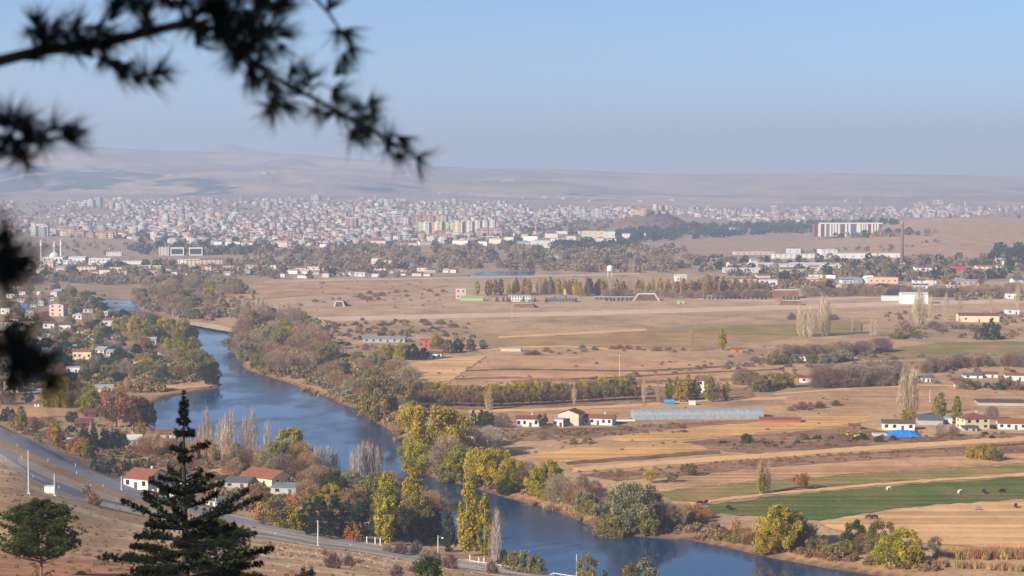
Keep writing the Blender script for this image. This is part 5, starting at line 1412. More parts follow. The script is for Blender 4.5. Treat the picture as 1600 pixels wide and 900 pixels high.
row('conifer', [(125, 700), (195, 706)], 9, 9.5, ['dark', 'dark', 'teal'], 1.1, 4); row('bare_poplar', [(140, 692), (200, 690)], 8, 8, 'pale', 1.2, 4); row('bare_poplar', [(215, 706), (300, 708)], 14, 8, ['straw', 'pale'], 1.2, 3)
row('conifer', [(140, 738), (240, 742)], 11, 6, ['dark', 'teal'], 1.2, 5); row('conifer', [(0, 655), (25, 657)], 4, 6, 'dark', 1.4, 3); T('broadleaf', 22, 618, hp=30, w=.9, c='rust'); T('broadleaf', 45, 632, hp=20, w=1.0, c='dark'); T('bare', 10, 632, hp=24, w=1.0, c='plum')
scatter([(0, 655), (120, 660), (240, 690), (320, 712), (300, 745), (230, 740), (140, 715), (40, 680)], 26, [(3, 'bare', 'brown'), (2, 'bare_shrub', 'taupe'), (2, 'leafy_shrub', 'olive'), (1, 'broadleaf', 'amber'), (1, 'bare', 'plum')], (5, 8), 44)
# left-bank gardens
LB = [(3, 'willow', 'olive'), (3, 'bare', 'taupe'), (2, 'broadleaf', 'green'), (2, 'willow', 'dark'), (1.5, 'bare', 'brown'), (1, 'broadleaf', 'rust'), (1.2, 'willow', 'lime'), (1, 'conifer', 'dark'), (0.6, 'poplar', 'gold')]
scatter([(0, 446), (110, 452), (180, 492), (250, 500), (300, 522), (330, 560), (340, 590), (240, 598), (150, 600), (0, 608)], 175, LB, (5, 9), 45, 6)
for px, py, hp, w, c in [(186, 526, 28, .75, 'gold'), (210, 530, 34, .75, 'gold'), (225, 530, 28, .75, 'lime'), (258, 522, 26, .9, 'gold'), (285, 530, 32, .8, 'lime'), (298, 534, 26, .9, 'dark'), (280, 560, 44, .8, 'lime'), (310, 590, 44, .9, 'olive'), (300, 585, 36, .9, 'sage'), (330, 600, 30, .8, 'dark'), (105, 455, 0, 0, ''), (110, 470, 24, .8, 'gold'), (228, 590, 26, .8, 'olive'), (106, 530, 18, .9, 'gold'), (255, 600, 24, .9, 'teal')]:
    if hp: T('willow', px, py, hp=hp, w=w, c=c)
T('leafy_shrub', 225, 612, hp=26, w=1.2, c='straw'); T('leafy_shrub', 205, 612, hp=22, w=1.0, c='straw'); T('leafy_shrub', 245, 611, hp=18, w=1.0, c='straw')
# wood between the two arms of the river and on the far bank
WB = [(5, 'bare', 'taupe'), (2, 'willow', 'sage'), (4, 'bare', 'brown'), (1.5, 'willow', 'olive'), (0.4, 'willow', 'gold')]
scatter([(205, 445), (330, 432), (390, 452), (330, 480), (340, 500), (300, 500), (215, 478)], 58, WB, (8, 12), 46, 6)
scatter([(372, 498), (460, 496), (510, 540), (520, 575), (470, 590), (400, 575), (366, 545)], 62, WB, (9, 14), 47, 8)
scatter([(470, 575), (540, 560), (640, 580), (650, 640), (620, 660), (560, 630), (470, 600)], 50, [(1.5, 'willow', 'olive'), (4, 'bare', 'brown'), (1.5, 'willow', 'sage'), (3, 'bare_shrub', 'straw'), (2, 'bare', 'taupe')], (8, 12), 48, 9)
for px, py, hp, c in [(592, 655, 80, 'olive'), (610, 640, 60, 'sage'), (580, 620, 50, 'olive')]: T('willow', px, py, hp=hp * .8, w=.9, c=c)
row('bare_poplar', [(375, 496), (410, 496), (470, 505)], 16, 16, 'pale', 1.3, 5)
for px, py, hp, c in [(508, 562, 22, 'gold'), (460, 572, 26, 'lime'), (600, 562, 24, 'gold'), (625, 562, 26, 'gold'), (610, 560, 22, 'olive'), (682, 545, 24, 'gold'), (645, 562, 24, 'dark'), (662, 562, 18, 'dark'), (700, 552, 20, 'olive'), (715, 550, 20, 'dark'), (735, 547, 18, 'plum'), (755, 545, 14, 'sage')]:
    T('willow', px, py, hp=hp, w=.8, c=c)
# orchard rows in front of the plain's bare fields
row('broadleaf', [(655, 634), (760, 636), (860, 631), (1000, 624)], 26, 8.0, ['brown', 'brown', 'olive'], 0.95, 1); row('broadleaf', [(665, 629), (780, 630), (880, 625), (990, 618)], 24, 10, ['gold', 'olive', 'olive'], 0.85, 1.5)
for px, py, hp, c, k in [(1045, 626, 36, 'lime', 'poplar'), (1058, 622, 34, 'gold', 'poplar'), (1062, 628, 36, 'gold', 'poplar'), (1075, 625, 40, 'gold', 'poplar'), (1088, 624, 36, 'lime', 'poplar'), (1106, 626, 40, 'gold', 'poplar'), (1112, 628, 38, 'olive', 'poplar'), (1135, 626, 30, 'gold', 'poplar'), (1006, 628, 38, 'pale', 'bare_poplar'), (1028, 628, 36, 'straw', 'bare_poplar'), (1116, 628, 42, 'pale', 'bare_poplar'), (897, 632, 34, 'pale', 'bare_poplar'), (1076, 620, 26, 'dark', 'conifer'), (1122, 624, 36, 'pale', 'bare_poplar')]:
    T(k, px, py, hp=hp, w=1.1, c=c)
scatter([(1145, 600), (1180, 592), (1260, 610), (1230, 613), (1160, 613)], 12, [(2, 'bare', 'plum'), (2, 'willow', 'olive'), (1, 'broadleaf', 'dark')], (6, 8), 49)
row('bare', [(1275, 605), (1340, 604), (1405, 600)], 16, 11, ['plum', 'taupe'], 1.2, 4); row('bare', [(1285, 597), (1400, 592)], 12, 10, 'plum', 1.2, 5)
row('bare', [(1205, 562), (1300, 558), (1390, 548)], 18, 9, ['plum', 'plum', 'taupe'], 1.2, 5); row('willow', [(1190, 570), (1300, 566), (1330, 562)], 10, 6, ['olive', 'sage'], 1.2, 6)
row('bare', [(1440, 583), (1500, 572), (1600, 572)], 20, 8, ['taupe', 'plum', 'brown'], 1.2, 8); row('leafy_shrub', [(1500, 606), (1600, 609)], 14, 4, ['green', 'brown', 'olive'], 1.0, 4)
row('bare_shrub', [(1395, 520), (1430, 512), (1500, 517), (1560, 524)], 16, 4.5, ['plum', 'taupe'], 1.1, 6); row('willow', [(1390, 530), (1440, 526)], 5, 5, ['olive', 'lime'], 1.2, 5)
for px, py, hp, c, k in [(1549, 531, 36, 'dark', 'conifer'), (1538, 531, 28, 'dark', 'conifer'), (1558, 530, 24, 'dark', 'conifer'), (1525, 531, 14, 'teal', 'conifer'), (1080, 548, 38, 'straw', 'bare_poplar'), (1128, 547, 34, 'gold', 'poplar'), (1183, 0, 0, '', '')]:
    if hp: T(k, px, py, hp=hp, w=1.2, c=c)
for px, py, hp in [(1250, 525, 50), (1257, 526, 46), (1266, 527, 48), (1270, 524, 42), (1286, 525, 66), (1292, 524, 62), (1302, 498, 22), (1362, 526, 30), (1368, 524, 26), (1430, 512, 50), (1436, 510, 66), (1455, 506, 48), (1478, 500, 44), (1500, 500, 40), (1548, 500, 40), (1552, 502, 36), (1590, 480, 36), (1420, 512, 30), (1440, 512, 60), (1346, 520, 20), (1333, 520, 22)]:
    T('bare_poplar', px, py, hp=hp, w=1.25, c='pale')
row('bare_shrub', [(1236, 498), (1320, 497)], 6, 4, 'plum', 1.0, 6)
# poplars and trees behind the airfield
row('poplar', [(745, 462), (840, 460), (930, 462), (1060, 462), (1200, 460)], 46, 15, ['yellow', 'amber', 'olive', 'gold', 'brown'], 1.1, 6); row('bare_poplar', [(800, 460), (900, 458), (1040, 458), (1180, 456)], 60, 16, ['taupe', 'straw'], 1.6, 6)
row('conifer', [(918, 458), (924, 459)], 3, 15, 'dark', 1.3, 2); row('broadleaf', [(1080, 460), (1115, 460)], 4, 12, ['rust', 'brown'], 1.1, 4); row('bare', [(940, 464), (1140, 466), (1200, 464)], 26, 8, ['plum', 'taupe', 'brown'], 1.3, 6)
row('conifer', [(1098, 468), (1200, 468)], 15, 3.5, 'dark', 1.3, 1); row('conifer', [(945, 471), (988, 470)], 7, 3.5, 'dark', 1.3, 1); row('conifer', [(1222, 468), (1250, 468)], 5, 3.5, 'dark', 1.3, 1); row('conifer', [(1495, 466), (1570, 464)], 8, 5, 'dark', 1.3, 5)
row('conifer', [(775, 472), (812, 471), (910, 472)], 12, 5, 'dark', 1.3, 4)
row('bare', [(1260, 462), (1380, 462), (1480, 464), (1600, 456)], 34, 10, ['plum', 'taupe', 'brown'], 1.2, 6); row('willow', [(1270, 452), (1380, 458), (1400, 460)], 10, 9, ['dark', 'olive', 'lime'], 1.1, 6); row('conifer', [(1480, 464), (1500, 462)], 4, 10, 'teal', 1.2, 4); T('poplar', 1388, 432, hp=28, w=2.0, c='olive'); T('broadleaf', 1478, 447, hp=17, w=1.1, c='amber'); T('broadleaf', 1532, 446, hp=12, w=1.0, c='rust')
# scrub lines on the plain
row('bare_shrub', [(440, 478), (560, 468), (600, 462), (690, 458)], 26, 2.8, ['taupe', 'brown'], 1.3, 8); row('bare_shrub', [(480, 512), (560, 512), (650, 507), (695, 510)], 22, 2.8, ['brown', 'brown', 'taupe'], 1.3, 8); row('bare_shrub', [(500, 525), (640, 519)], 12, 3, ['plum', 'taupe'], 1.2, 8)
row('bare_shrub', [(820, 556), (900, 548), (1010, 548), (1060, 550)], 24, 2.3, ['brown', 'taupe', 'brown'], 1.3, 6); row('leafy_shrub', [(900, 598), (1000, 588), (1100, 577), (1200, 565)], 18, 1.6, ['brown', 'taupe'], 1.3, 8)
row('bare_shrub', [(1230, 640), (1300, 636)], 8, 3, ['taupe', 'plum'], 1.2, 5); row('leafy_shrub', [(1205, 690), (1300, 684), (1400, 690)], 10, 2, ['green', 'brown', 'olive'], 1.2, 10)
row('bare_shrub', [(1060, 800), (1140, 832), (1180, 850)], 12, 3, ['brown', 'rust', 'taupe'], 1.0, 6); row('bare_shrub', [(1270, 868), (1330, 866)], 6, 3, ['brown', 'taupe'], 1.0, 6); row('reeds', [(1470, 872), (1600, 872)], 22, 3.4, ['rust', 'brown', 'straw'], 0.9, 4); row('reeds', [(1460, 884), (1600, 892)], 14, 2.4, ['straw', 'brown'], 0.9, 5)
row('reeds', [(470, 605), (560, 632), (600, 655), (630, 685)], 18, 2.6, ['straw', 'brown'], 1.0, 5); row('reeds', [(830, 782), (900, 802), (930, 818)], 10, 2.2, ['straw', 'brown'], 1.0, 5); row('leafy_shrub', [(560, 632), (610, 650), (640, 670)], 8, 4, ['straw', 'olive'], 1.0, 6)
# masses nobody could count: far belts of trees, weeds and tufts
FB = [('taupe', 6), ('plum', 3), ('brown', 2), ('sage', 2), ('olive', .7), ('dark', .8)]
mass('far_woodland', [
    ([(330, 416), (420, 405), (640, 408), (830, 402), (1000, 402), (1120, 404), (1120, 426), (900, 426), (760, 421), (640, 436), (420, 436), (340, 430)], 480, FB, (6, 11), 'round'),
    ([(0, 430), (150, 428), (330, 420), (340, 440), (200, 446), (90, 444), (0, 448)], 230, FB, (5, 9), 'round'),
    ([(330, 396), (440, 388), (700, 388), (830, 388), (1000, 384), (1100, 392), (1000, 404), (700, 406), (430, 404)], 300, [('taupe', 4), ('dark', 1.2), ('plum', 2), ('olive', 1), ('brown', 2)], (7, 12), 'round'),
    ([(200, 388), (330, 380), (420, 378), (430, 392), (330, 400), (210, 396)], 150, [('dark', 4), ('taupe', 3)], (7, 12), 'round'),
    ([(1110, 404), (1330, 406), (1600, 404), (1600, 440), (1400, 442), (1200, 440), (1120, 430)], 300, [('dark', 2), ('taupe', 3), ('plum', 2), ('olive', 1)], (7, 12), 'round'),
    ([(1560, 392), (1600, 390), (1600, 424), (1540, 424)], 40, [('dark', 1)], (10, 15), 'round'),
    ([(1075, 356), (1150, 352), (1290, 350), (1380, 347), (1410, 350), (1290, 364), (1200, 366), (1120, 372), (1010, 378), (960, 376), (970, 362)], 420, [('dark', 5), ('teal', 3)], (8, 14), 'round'),
    ([(955, 362), (985, 345), (1015, 337), (1055, 340), (1085, 352), (1080, 362), (1000, 364)], 50, [('dark', 2), ('plum', 3), ('rust', 1)], (2, 5), 'round'),
    ([(870, 380), (990, 378), (1000, 388), (900, 394), (860, 390)], 130, [('dark', 3), ('teal', 2)], (8, 12), 'round'),
    ([(1290, 366), (1460, 362), (1470, 368), (1300, 374)], 60, [('dark', 2), ('taupe', 2)], (6, 10), 'round'),
    ([(1240, 392), (1400, 385), (1460, 376), (1470, 380), (1400, 392), (1250, 398)], 40, [('taupe', 2), ('plum', 2)], (3, 6), 'round'),
    ([(1480, 466), (1600, 458), (1600, 470), (1500, 472)], 30, FB, (5, 8), 'round'),
    ([(1090, 440), (1300, 446), (1290, 456), (1100, 458)], 90, FB, (7, 11), 'round'),
    ], 21, 'far belts of brown and dark trees across the valley')
mass('undergrowth', [
    ([(0, 450), (150, 456), (250, 505), (330, 570), (300, 600), (0, 612)], 560, [('olive', 3), ('taupe', 3), ('brown', 2), ('dark', 2), ('gold', 1)], (2, 4.5), 'bush'),
    ([(205, 445), (330, 432), (395, 450), (400, 500), (300, 502), (215, 482)], 220, [('taupe', 3), ('brown', 3), ('sage', 2), ('straw', 1)], (2, 5), 'bush'),
    ([(366, 500), (500, 500), (540, 560), (640, 585), (650, 650), (620, 668), (500, 606), (400, 580)], 420, [('taupe', 3), ('brown', 3), ('sage', 2), ('olive', 2), ('straw', 2)], (2, 5), 'bush'),
    ([(640, 660), (700, 690), (780, 740), (900, 780), (940, 812), (860, 782), (760, 760), (660, 735)], 160, [('brown', 3), ('olive', 2), ('taupe', 2), ('straw', 1)], (1.5, 3.5), 'bush'),
    ([(940, 790), (1080, 812), (1180, 846), (1330, 870), (1480, 884), (1480, 896), (1330, 884), (1140, 846), (1000, 828)], 200, [('brown', 3), ('straw', 2), ('taupe', 2), ('olive', 1)], (0.8, 2.2), 'bush'),
    ([(300, 700), (470, 738), (600, 775), (690, 830), (690, 850), (480, 830), (330, 780), (180, 740), (0, 662), (0, 650), (230, 690)], 460, [('brown', 3), ('taupe', 3), ('olive', 2), ('dark', 1), ('amber', 1)], (1.2, 3), 'bush'),
    ([(480, 440), (700, 440), (700, 480), (480, 486)], 60, [('taupe', 3), ('brown', 2)], (0.6, 1.6), 'bush'),
    ([(470, 500), (740, 500), (740, 540), (520, 560)], 130, [('taupe', 3), ('plum', 2), ('brown', 2)], (1, 2.6), 'bush'),
    ([(1120, 690), (1600, 668), (1600, 684), (1120, 706)], 160, [('brown', 3), ('dark', 1), ('taupe', 2)], (0.5, 1.4), 'bush'),
    ([(770, 672), (1070, 662), (1070, 676), (800, 690)], 150, [('brown', 3), ('plum', 1), ('taupe', 2)], (0.5, 1.4), 'bush'),
    ([(900, 738), (1200, 716), (1600, 692), (1600, 704), (1200, 728), (960, 750)], 160, [('brown', 3), ('taupe', 2), ('straw', 1)], (0.4, 1.1), 'bush'),
    ([(1140, 540), (1600, 560), (1600, 600), (1200, 604), (1140, 570)], 220, [('brown', 3), ('taupe', 3), ('plum', 2), ('sage', 1)], (1, 2.5), 'bush'),
    ([(1380, 490), (1600, 490), (1600, 530), (1390, 530)], 110, [('brown', 3), ('taupe', 3), ('plum', 2), ('rust', 1)], (1, 2.8), 'bush'),
    ([(640, 602), (1180, 596), (1180, 612), (650, 630)], 120, [('brown', 3), ('taupe', 2)], (0.6, 1.6), 'bush'),
    ([(0, 725), (140, 780), (400, 842), (590, 864), (820, 900), (300, 900), (0, 900)], 620, [('straw', 4), ('brown', 3), ('taupe', 1)], (0.15, 0.5), 'bush'),
    ([(640, 560), (1250, 560), (1250, 610), (640, 610)], 70, [('brown', 3), ('taupe', 2), ('straw', 2)], (0.5, 1.3), 'bush'),
    ([(720, 636), (1000, 628), (1600, 610), (1600, 660), (1100, 700), (800, 710)], 90, [('brown', 3), ('taupe', 2), ('straw', 2)], (0.3, 1.0), 'bush'),
    ], 22, 'brown and olive weeds and low bushes filling the ground between trees')
# ------------------------------------------------------------------ the town: blocks told apart, and the mass behind them
WALLC = [tuple(v * 0.78 for v in c) for c in [S(226, 218, 204), S(220, 204, 176), S(222, 184, 168), S(206, 198, 190), S(228, 200, 150), S(212, 168, 150), S(190, 186, 184)]]
WALLN = ['white', 'cream', 'pink', 'grey', 'yellow', 'salmon', 'pale grey']
def block_mesh(name, w, d, h, kind):
    """unit apartment block: body with stair tower, balconies bands and roof; material slots wall, roof, glass"""
    b = MB().box(-w / 2, w / 2, 0, d, 0, h); nb = len(b.f)
    n = max(2, int(h / 3.1))
    for i in range(n): # balcony bands
        z0 = h * (i + .32) / n
        b.box(-w * .42, -w * .10, -.25, -.02, z0, z0 + 1.3); b.box(w * .10, w * .42, -.25, -.02, z0, z0 + 1.3)
        b.box(w / 2 + .02, w / 2 + .2, d * .2, d * .8, z0, z0 + 1.3)
    ng = len(b.f)
    if kind == 'flat': b.box(-w / 2 - .3, w / 2 + .3, -.3, d + .3, h + .02, h + .7).box(-w * .15, w * .15, d * .3, d * .7, h + .7, h + 3)
    else:
        r = min(w, d) * .22; i = min(w, d) / 2; e = .5
        q = [(-w / 2 + i, d / 2), (w / 2 - i, d / 2)] if w >= d else [(0, i), (0, d - i)]
        b.add([(-w / 2 - e, -e, h + .02), (w / 2 + e, -e, h + .02), (w / 2 + e, d + e, h + .02), (-w / 2 - e, d + e, h + .02), (*q[0], h + r), (*q[1], h + r)],
              [(3, 2, 1, 0), (0, 1, 5, 4), (2, 3, 4, 5), (1, 2, 5), (3, 0, 4)] if w >= d else [(3, 2, 1, 0), (0, 1, 4), (1, 2, 5, 4), (2, 3, 5), (3, 0, 4, 5)])
    me = bpy.data.meshes.new(name); me.from_pydata(b.v, [], b.f); me.update()
    me.materials.append(M['wall']); me.materials.append(M['block_roof_flat'] if kind == 'flat' else M['block_roof_tile']); me.materials.append(M['glass'])
    me.polygons.foreach_set('material_index', [0] * nb + [2] * (ng - nb) + [1] * (len(b.f) - ng))
    return me
M['block_roof_flat'] = plain('roof_screed', S(196, 188, 182), 0.9, 0.2, 0.3); M['block_roof_tile'] = plain('roof_tile_far', S(170, 108, 86), 0.9, 0.25, 0.3)
BL = [(block_mesh('apartment_block', w, d, h, k), w, d, h, k) for w, d, h, k in [(14, 11, 10, 'hip'), (20, 11, 12, 'hip'), (13, 12, 15, 'flat'), (11, 10, 7, 'hip'), (26, 12, 10, 'flat'), (9, 8, 5.5, 'hip'), (20, 18, 28, 'flat'), (22, 16, 22, 'hip')]]
def block(px, py, wp=None, hp=None, c=None, kind=None, rot=None, label=None, wall=None, where=None):
    x, y, z = G(px, py)
    k = kind if kind is not None else rnd.choice([0, 0, 1, 3, 3, 5, 5, 4, 2])
    me, w, d, h, rk = BL[k]
    sx = (wp / ppm(y) / w) if wp else rnd.uniform(.8, 1.15); sz = (hp / ppm(y) / h) if hp else rnd.uniform(.8, 1.15)
    ci = c if c is not None else rnd.choice([0, 0, 0, 1, 1, 2, 3, 4, 5])
    o = new_obj('apartment_block' if h > 8 else 'town_house', me, None, (x, y, z - .3), R(rot if rot is not None else rnd.uniform(-25, 25)), (sx, sx, sz), wall or WALLC[ci])
    o['category'] = 'apartment block' if h > 8 else 'house'; o['group'] = 'blocks and houses of the town'
    if label: o['label'] = label
    else: LABELLED.append((o, ('wide ' if sx * w > 28 else 'tall ' if sz * h > 20 else 'low ' if h < 8 else '') + WALLN[ci] + (' flats' if h > 8 else ' house') + (' with flat roof' if rk == 'flat' else ' with tiled roof'), px, py, where))
    return o
# landmark blocks
for i, (px, wp) in enumerate([(663, 15), (681, 19), (713, 19), (731, 14), (744, 12), (756, 11), (768, 10)]):
    block(px, 368 - i * 1.2, wp, 20 - i * 0.6, 4 if i in (1, 2) else 1, 6, -18, wall=S(236, 214, 160) if i in (1, 2) else S(226, 216, 196), label=['cream', 'yellow', 'yellow', 'cream', 'cream', 'cream', 'cream'][i] + ' tower block with shaded blue side, ' + ['first', 'second', 'third', 'fourth', 'fifth', 'sixth', 'last'][i] + ' in the row from the left')
for px, py, wp, hp, c, k in [(548, 356, 17, 15, 5, 6), (651, 351, 15, 13, 5, 7), (670, 350, 15, 13, 5, 7), (690, 349, 15, 13, 4, 7), (632, 352, 13, 13, 0, 7), (615, 345, 30, 12, 3, 4), (575, 372, 14, 12, 0, 2), (590, 373, 12, 12, 0, 2), (598, 372, 10, 12, 3, 2), (552, 371, 14, 9, 0, 1), (753, 370, 18, 12, 2, 1), (774, 370, 20, 12, 2, 1), (712, 373, 34, 7, 0, 4), (765, 376, 32, 6, 0, 4), (52, 369, 9, 16, 0, 2), (65, 370, 10, 15, 3, 2), (71, 369, 8, 15, 0, 2), (92, 368, 18, 11, 0, 1), (109, 369, 14, 12, 4, 7), (124, 371, 14, 11, 5, 1), (140, 373, 12, 9, 5, 1), (158, 373, 16, 10, 4, 1), (171, 373, 12, 10, 4, 1), (190, 370, 18, 8, 2, 1), (207, 370, 14, 9, 3, 1),
                              (152, 322, 10, 13, 3, 6), (139, 323, 12, 10, 0, 2), (128, 323, 10, 6, 0, 4), (326, 318, 14, 8, 2, 2), (492, 314, 12, 8, 1, 2), (530, 340, 22, 9, 1, 1), (842, 341, 16, 9, 0, 2), (866, 341, 12, 9, 1, 2), (882, 341, 10, 9, 0, 2), (912, 341, 14, 9, 0, 2), (932, 340, 16, 12, 0, 2), (948, 339, 12, 9, 3, 2), (1466, 320, 15, 6, 4, 4), (1438, 321, 18, 4, 4, 4), (1478, 337, 14, 6, 4, 2), (1280, 336, 16, 8, 1, 2), (8, 369, 16, 8, 3, 1), (20, 367, 10, 8, 0, 1)]:
    block(px, py, wp, hp, c, k, rnd.uniform(-20, 0))
UPB = [(0, 314), (150, 313), (300, 312), (420, 312), (600, 312), (740, 314), (820, 320), (1000, 326), (1200, 328), (1400, 324), (1600, 322)]
LOB = [(0, 366), (150, 372), (300, 382), (420, 386), (560, 382), (700, 382), (800, 372), (880, 352), (960, 342), (1040, 334), (1200, 350), (1290, 345), (1400, 342), (1500, 340), (1600, 340)]
CITY = UPB + LOB[::-1]
rs = random.Random(77); n = 0
cand = []
while len(cand) < 185:
    px = rs.uniform(0, 1600); py = rs.uniform(325, 386)
    if not bool(in_poly([px], [py], LOB + [(1600, 300), (0, 300)])[0]): continue
    low = np.interp(px, [p[0] for p in LOB], [p[1] for p in LOB])
    if (950 < px < 1092 and py > 330) or py < low - 26 or any(abs(px - a) < 9 and abs(py - b) < 3.2 for a, b in cand): continue
    cand.append((px, py))
for px, py in cand: block(px, py)
# straggling white houses on the hill foot
for px, py in [(300, 309), (412, 272), (428, 271), (455, 268), (635, 275), (790, 284), (797, 283), (785, 285), (480, 320), (690, 303), (700, 302), (725, 305), (735, 306), (752, 308), (822, 310), (850, 310), (880, 312), (925, 315), (955, 316), (1000, 316), (1050, 314), (1085, 313), (1160, 302), (1325, 315)]:
    block(px, py, rs.uniform(6, 11), rs.uniform(2, 3.6), 0, 4)
# the mass of the town
def town():
    rs = np.random.RandomState(9)
    n = 3900
    px = rs.uniform(-40, 1640, n * 4); py = rs.uniform(311, 388, n * 4)
    k = in_poly(px, py, [(-40, 314)] + UPB + [(1640, 322), (1640, 340)] + LOB[::-1] + [(-40, 366)])
    px, py = px[k], py[k]
    dens = np.where(px > 830, 0.85, 1.0) * np.where(px < 170, 0.35, 1) * np.where(px > 1150, 0.6, 1) * (0.05 + 1.1 * sstep(0.3, 0.5, fbm(px / 40, py / 9)))
    dens = np.where(in_poly(px, py, [(640, 364), (800, 358), (800, 372), (640, 380)]), 0, dens)
    k = rs.rand(len(px)) < dens; px, py = px[k][:n], py[k][:n]
    V, Fq, Ft, Cq, Ct = [], [], [], [], []
    base = 0
    roofs = [np.array(S(178, 112, 92)), np.array(S(190, 160, 146)), np.array(S(196, 190, 186)), np.array(S(158, 104, 86)), np.array(S(150, 146, 146))]
    for a, b in zip(px, py):
        x, y, z = G(a, b)
        w, d = rs.uniform(8, 19), rs.uniform(7, 12); h = rs.choice([3.2, 4.5, 6, 8, 11, 15], p=[.24, .28, .24, .15, .07, .02])
        dist = float(fbm(np.array(a / 55.0), np.array(b / 14.0), 3)); h *= .6 + 2.4 * max(0, dist - .3); w *= .75 + .9 * max(0, dist - .25)
        th = (float(vnoise(np.array(a / 30.0), np.array(b / 8.0))) - .5) * 1.6 + rs.uniform(-.1, .1); c, s = math.cos(th), math.sin(th)
        wall = np.array(WALLC[rs.choice(7, p=[.36, .2, .13, .12, .06, .05, .08])]) * rs.uniform(.6, 1.1)
        roof = roofs[rs.randint(5)] * rs.uniform(.8, 1.1)
        r = 0 if rs.rand() < .35 else min(w, d) * .22
        P = [(-w / 2, -d / 2, -2), (w / 2, -d / 2, -2), (w / 2, d / 2, -2), (-w / 2, d / 2, -2), (-w / 2, -d / 2, h), (w / 2, -d / 2, h), (w / 2, d / 2, h), (-w / 2, d / 2, h), (-w / 4, 0, h + r + .1), (w / 4, 0, h + r + .1)]
        V += [(x + p[0] * c - p[1] * s, y + p[0] * s + p[1] * c, z + p[2]) for p in P]
        Fq += [[base + i for i in f] for f in ((0, 1, 5, 4), (1, 2, 6, 5), (2, 3, 7, 6), (3, 0, 4, 7), (4, 5, 9, 8), (6, 7, 8, 9))]; Cq += [wall] * 4 + [roof] * 2
        Ft += [[base + i for i in f] for f in ((5, 6, 9), (7, 4, 8))]; Ct += [roof] * 2
        base += 10
    m, nt, bs = nodes('town_walls')
    ca = N(nt, 'ShaderNodeAttribute', attribute_name='Col').outputs['Color']
    tc = N(nt, 'ShaderNodeTexCoord'); br = N(nt, 'ShaderNodeTexNoise', Scale=0.35, Detail=2.0); nt.links.new(tc.outputs['Object'], br.inputs['Vector'])
    nt.links.new(mul(nt, ca, ramp(nt, br.outputs['Fac'], [(0.42, (0.6, 0.58, 0.6)), (0.56, (1, 1, 1))])), bs.inputs['Base Color']); bs.inputs['Roughness'].default_value = .9
    o = new_obj('distant_town', mesh_np('distant_town', np.array(V), [np.array(Fq), np.array(Ft)], m, colr=np.array(Cq + Ct)))
    structure(o, 'stuff'); o['label'] = 'pale mass of small houses and flats spread over the far town'
town()
mass('town_trees', [
    ([(0, 316), (400, 314), (740, 318), (1000, 328), (1600, 330), (1600, 342), (1050, 336), (880, 352), (760, 376), (420, 386), (150, 374), (0, 368)], 1500, [('taupe', 3), ('plum', 3), ('dark', 3)], (4, 8), 'round'),
    ([(210, 368), (330, 366), (330, 378), (220, 380)], 60, [('dark', 3), ('teal', 1)], (7, 11), 'round'),
    ([(520, 376), (660, 374), (830, 366), (830, 386), (520, 388)], 160, [('dark', 3), ('taupe', 2)], (6, 10), 'round'),
    ([(800, 350), (960, 348), (960, 372), (820, 376)], 160, [('dark', 3), ('taupe', 2), ('plum', 1)], (6, 11), 'round'),
    ([(0, 376), (150, 378), (240, 386), (240, 400), (0, 400)], 60, [('taupe', 3), ('dark', 1)], (4, 8), 'round'),
    ([(0, 410), (100, 408), (330, 416), (420, 420), (420, 430), (150, 430), (0, 428)], 330, [('taupe', 4), ('dark', 3), ('olive', 1), ('brown', 1)], (5, 9), 'round'),
    ], 23, 'trees scattered between the far houses of the town')
# ------------------------------------------------------------------ foreground: pine, dark fir, overhanging cedar branch, rocks
M['needle'] = leaf_mat('needle', trans=0.1)
def needle_tufts(rs, C, D, n_per, length, width, spread=0.9):
    """bunches of thin needles (triangles) at points C pointing along D"""
    n = len(C); k = np.repeat(np.arange(n), n_per)
    d = D[k] + rand_dirs(rs, n * n_per) * spread
    d /= np.linalg.norm(d, axis=1)[:, None]
    V, F = twig_tris(rs, C[k], d, length, width)
    return V, F, np.repeat(rs.uniform(0.15, 0.85, n), n_per)
def pine(px, py, hp, label, seed=31):
    x, y, z = G(px, py); h = hp / ppm(y); rs = np.random.RandomState(seed)
    root = bpy.data.objects.new('pine_tree', None); link(root); root.location = (x, y, z - .1); root['category'] = 'pine tree'; root['label'] = label
    b = MB().tube([(0, 0, 0), (.1, 0, h * .3), (0, .1, h * .6), (.05, 0, h * .95)], [.17, .14, .09, .03], 8)
    b.build('trunk', plain('pine_bark', S(150, 110, 84), .95, .3, 6), root)
    tips, dirs = [], []; br = MB()
    for i in range(100):
        t = rs.uniform(.10, 1.0) ; a = rs.rand() * 6.283
        rad = h * .48 * min(1, (1.04 - t) * 2.3) ** .8 * min(1, (t + .06) * 4) * rs.uniform(.75, 1.08)
        zz = h * (.12 + .86 * t * .93)
        e = Vector((rad * math.cos(a), rad * math.sin(a), zz + rad * .25))
        MB().tube([(0, 0, zz - rad * .15), (e.x * .5, e.y * .5, zz), e], [.045, .03, .012], 4).build('branch', M['bark'], root)
        for k in range(42):
            f = rs.uniform(.4, 1.05); o = rs.normal(size=3) * rad * .09 + rs.normal(size=3) * .1
            tips.append((e.x * f + o[0], e.y * f + o[1], zz - rad * .1 + (e.z - zz + rad * .1) * f + abs(o[2]) * .8)); dirs.append((math.cos(a) * .6, math.sin(a) * .6, .8))
    V, F, var = needle_tufts(rs, np.array(tips), np.array(dirs), 34, .30, .022, 1.0)
    new_obj('crown', mesh_np('pine_crown', V, F, M['needle'], var=var), root, color=S(76, 86, 34))
pine(64, 898, 128, 'bushy young green pine on the dry hillside at lower left')
pine(338, 925, 118, 'green pine half hidden behind the dark fir', 37)

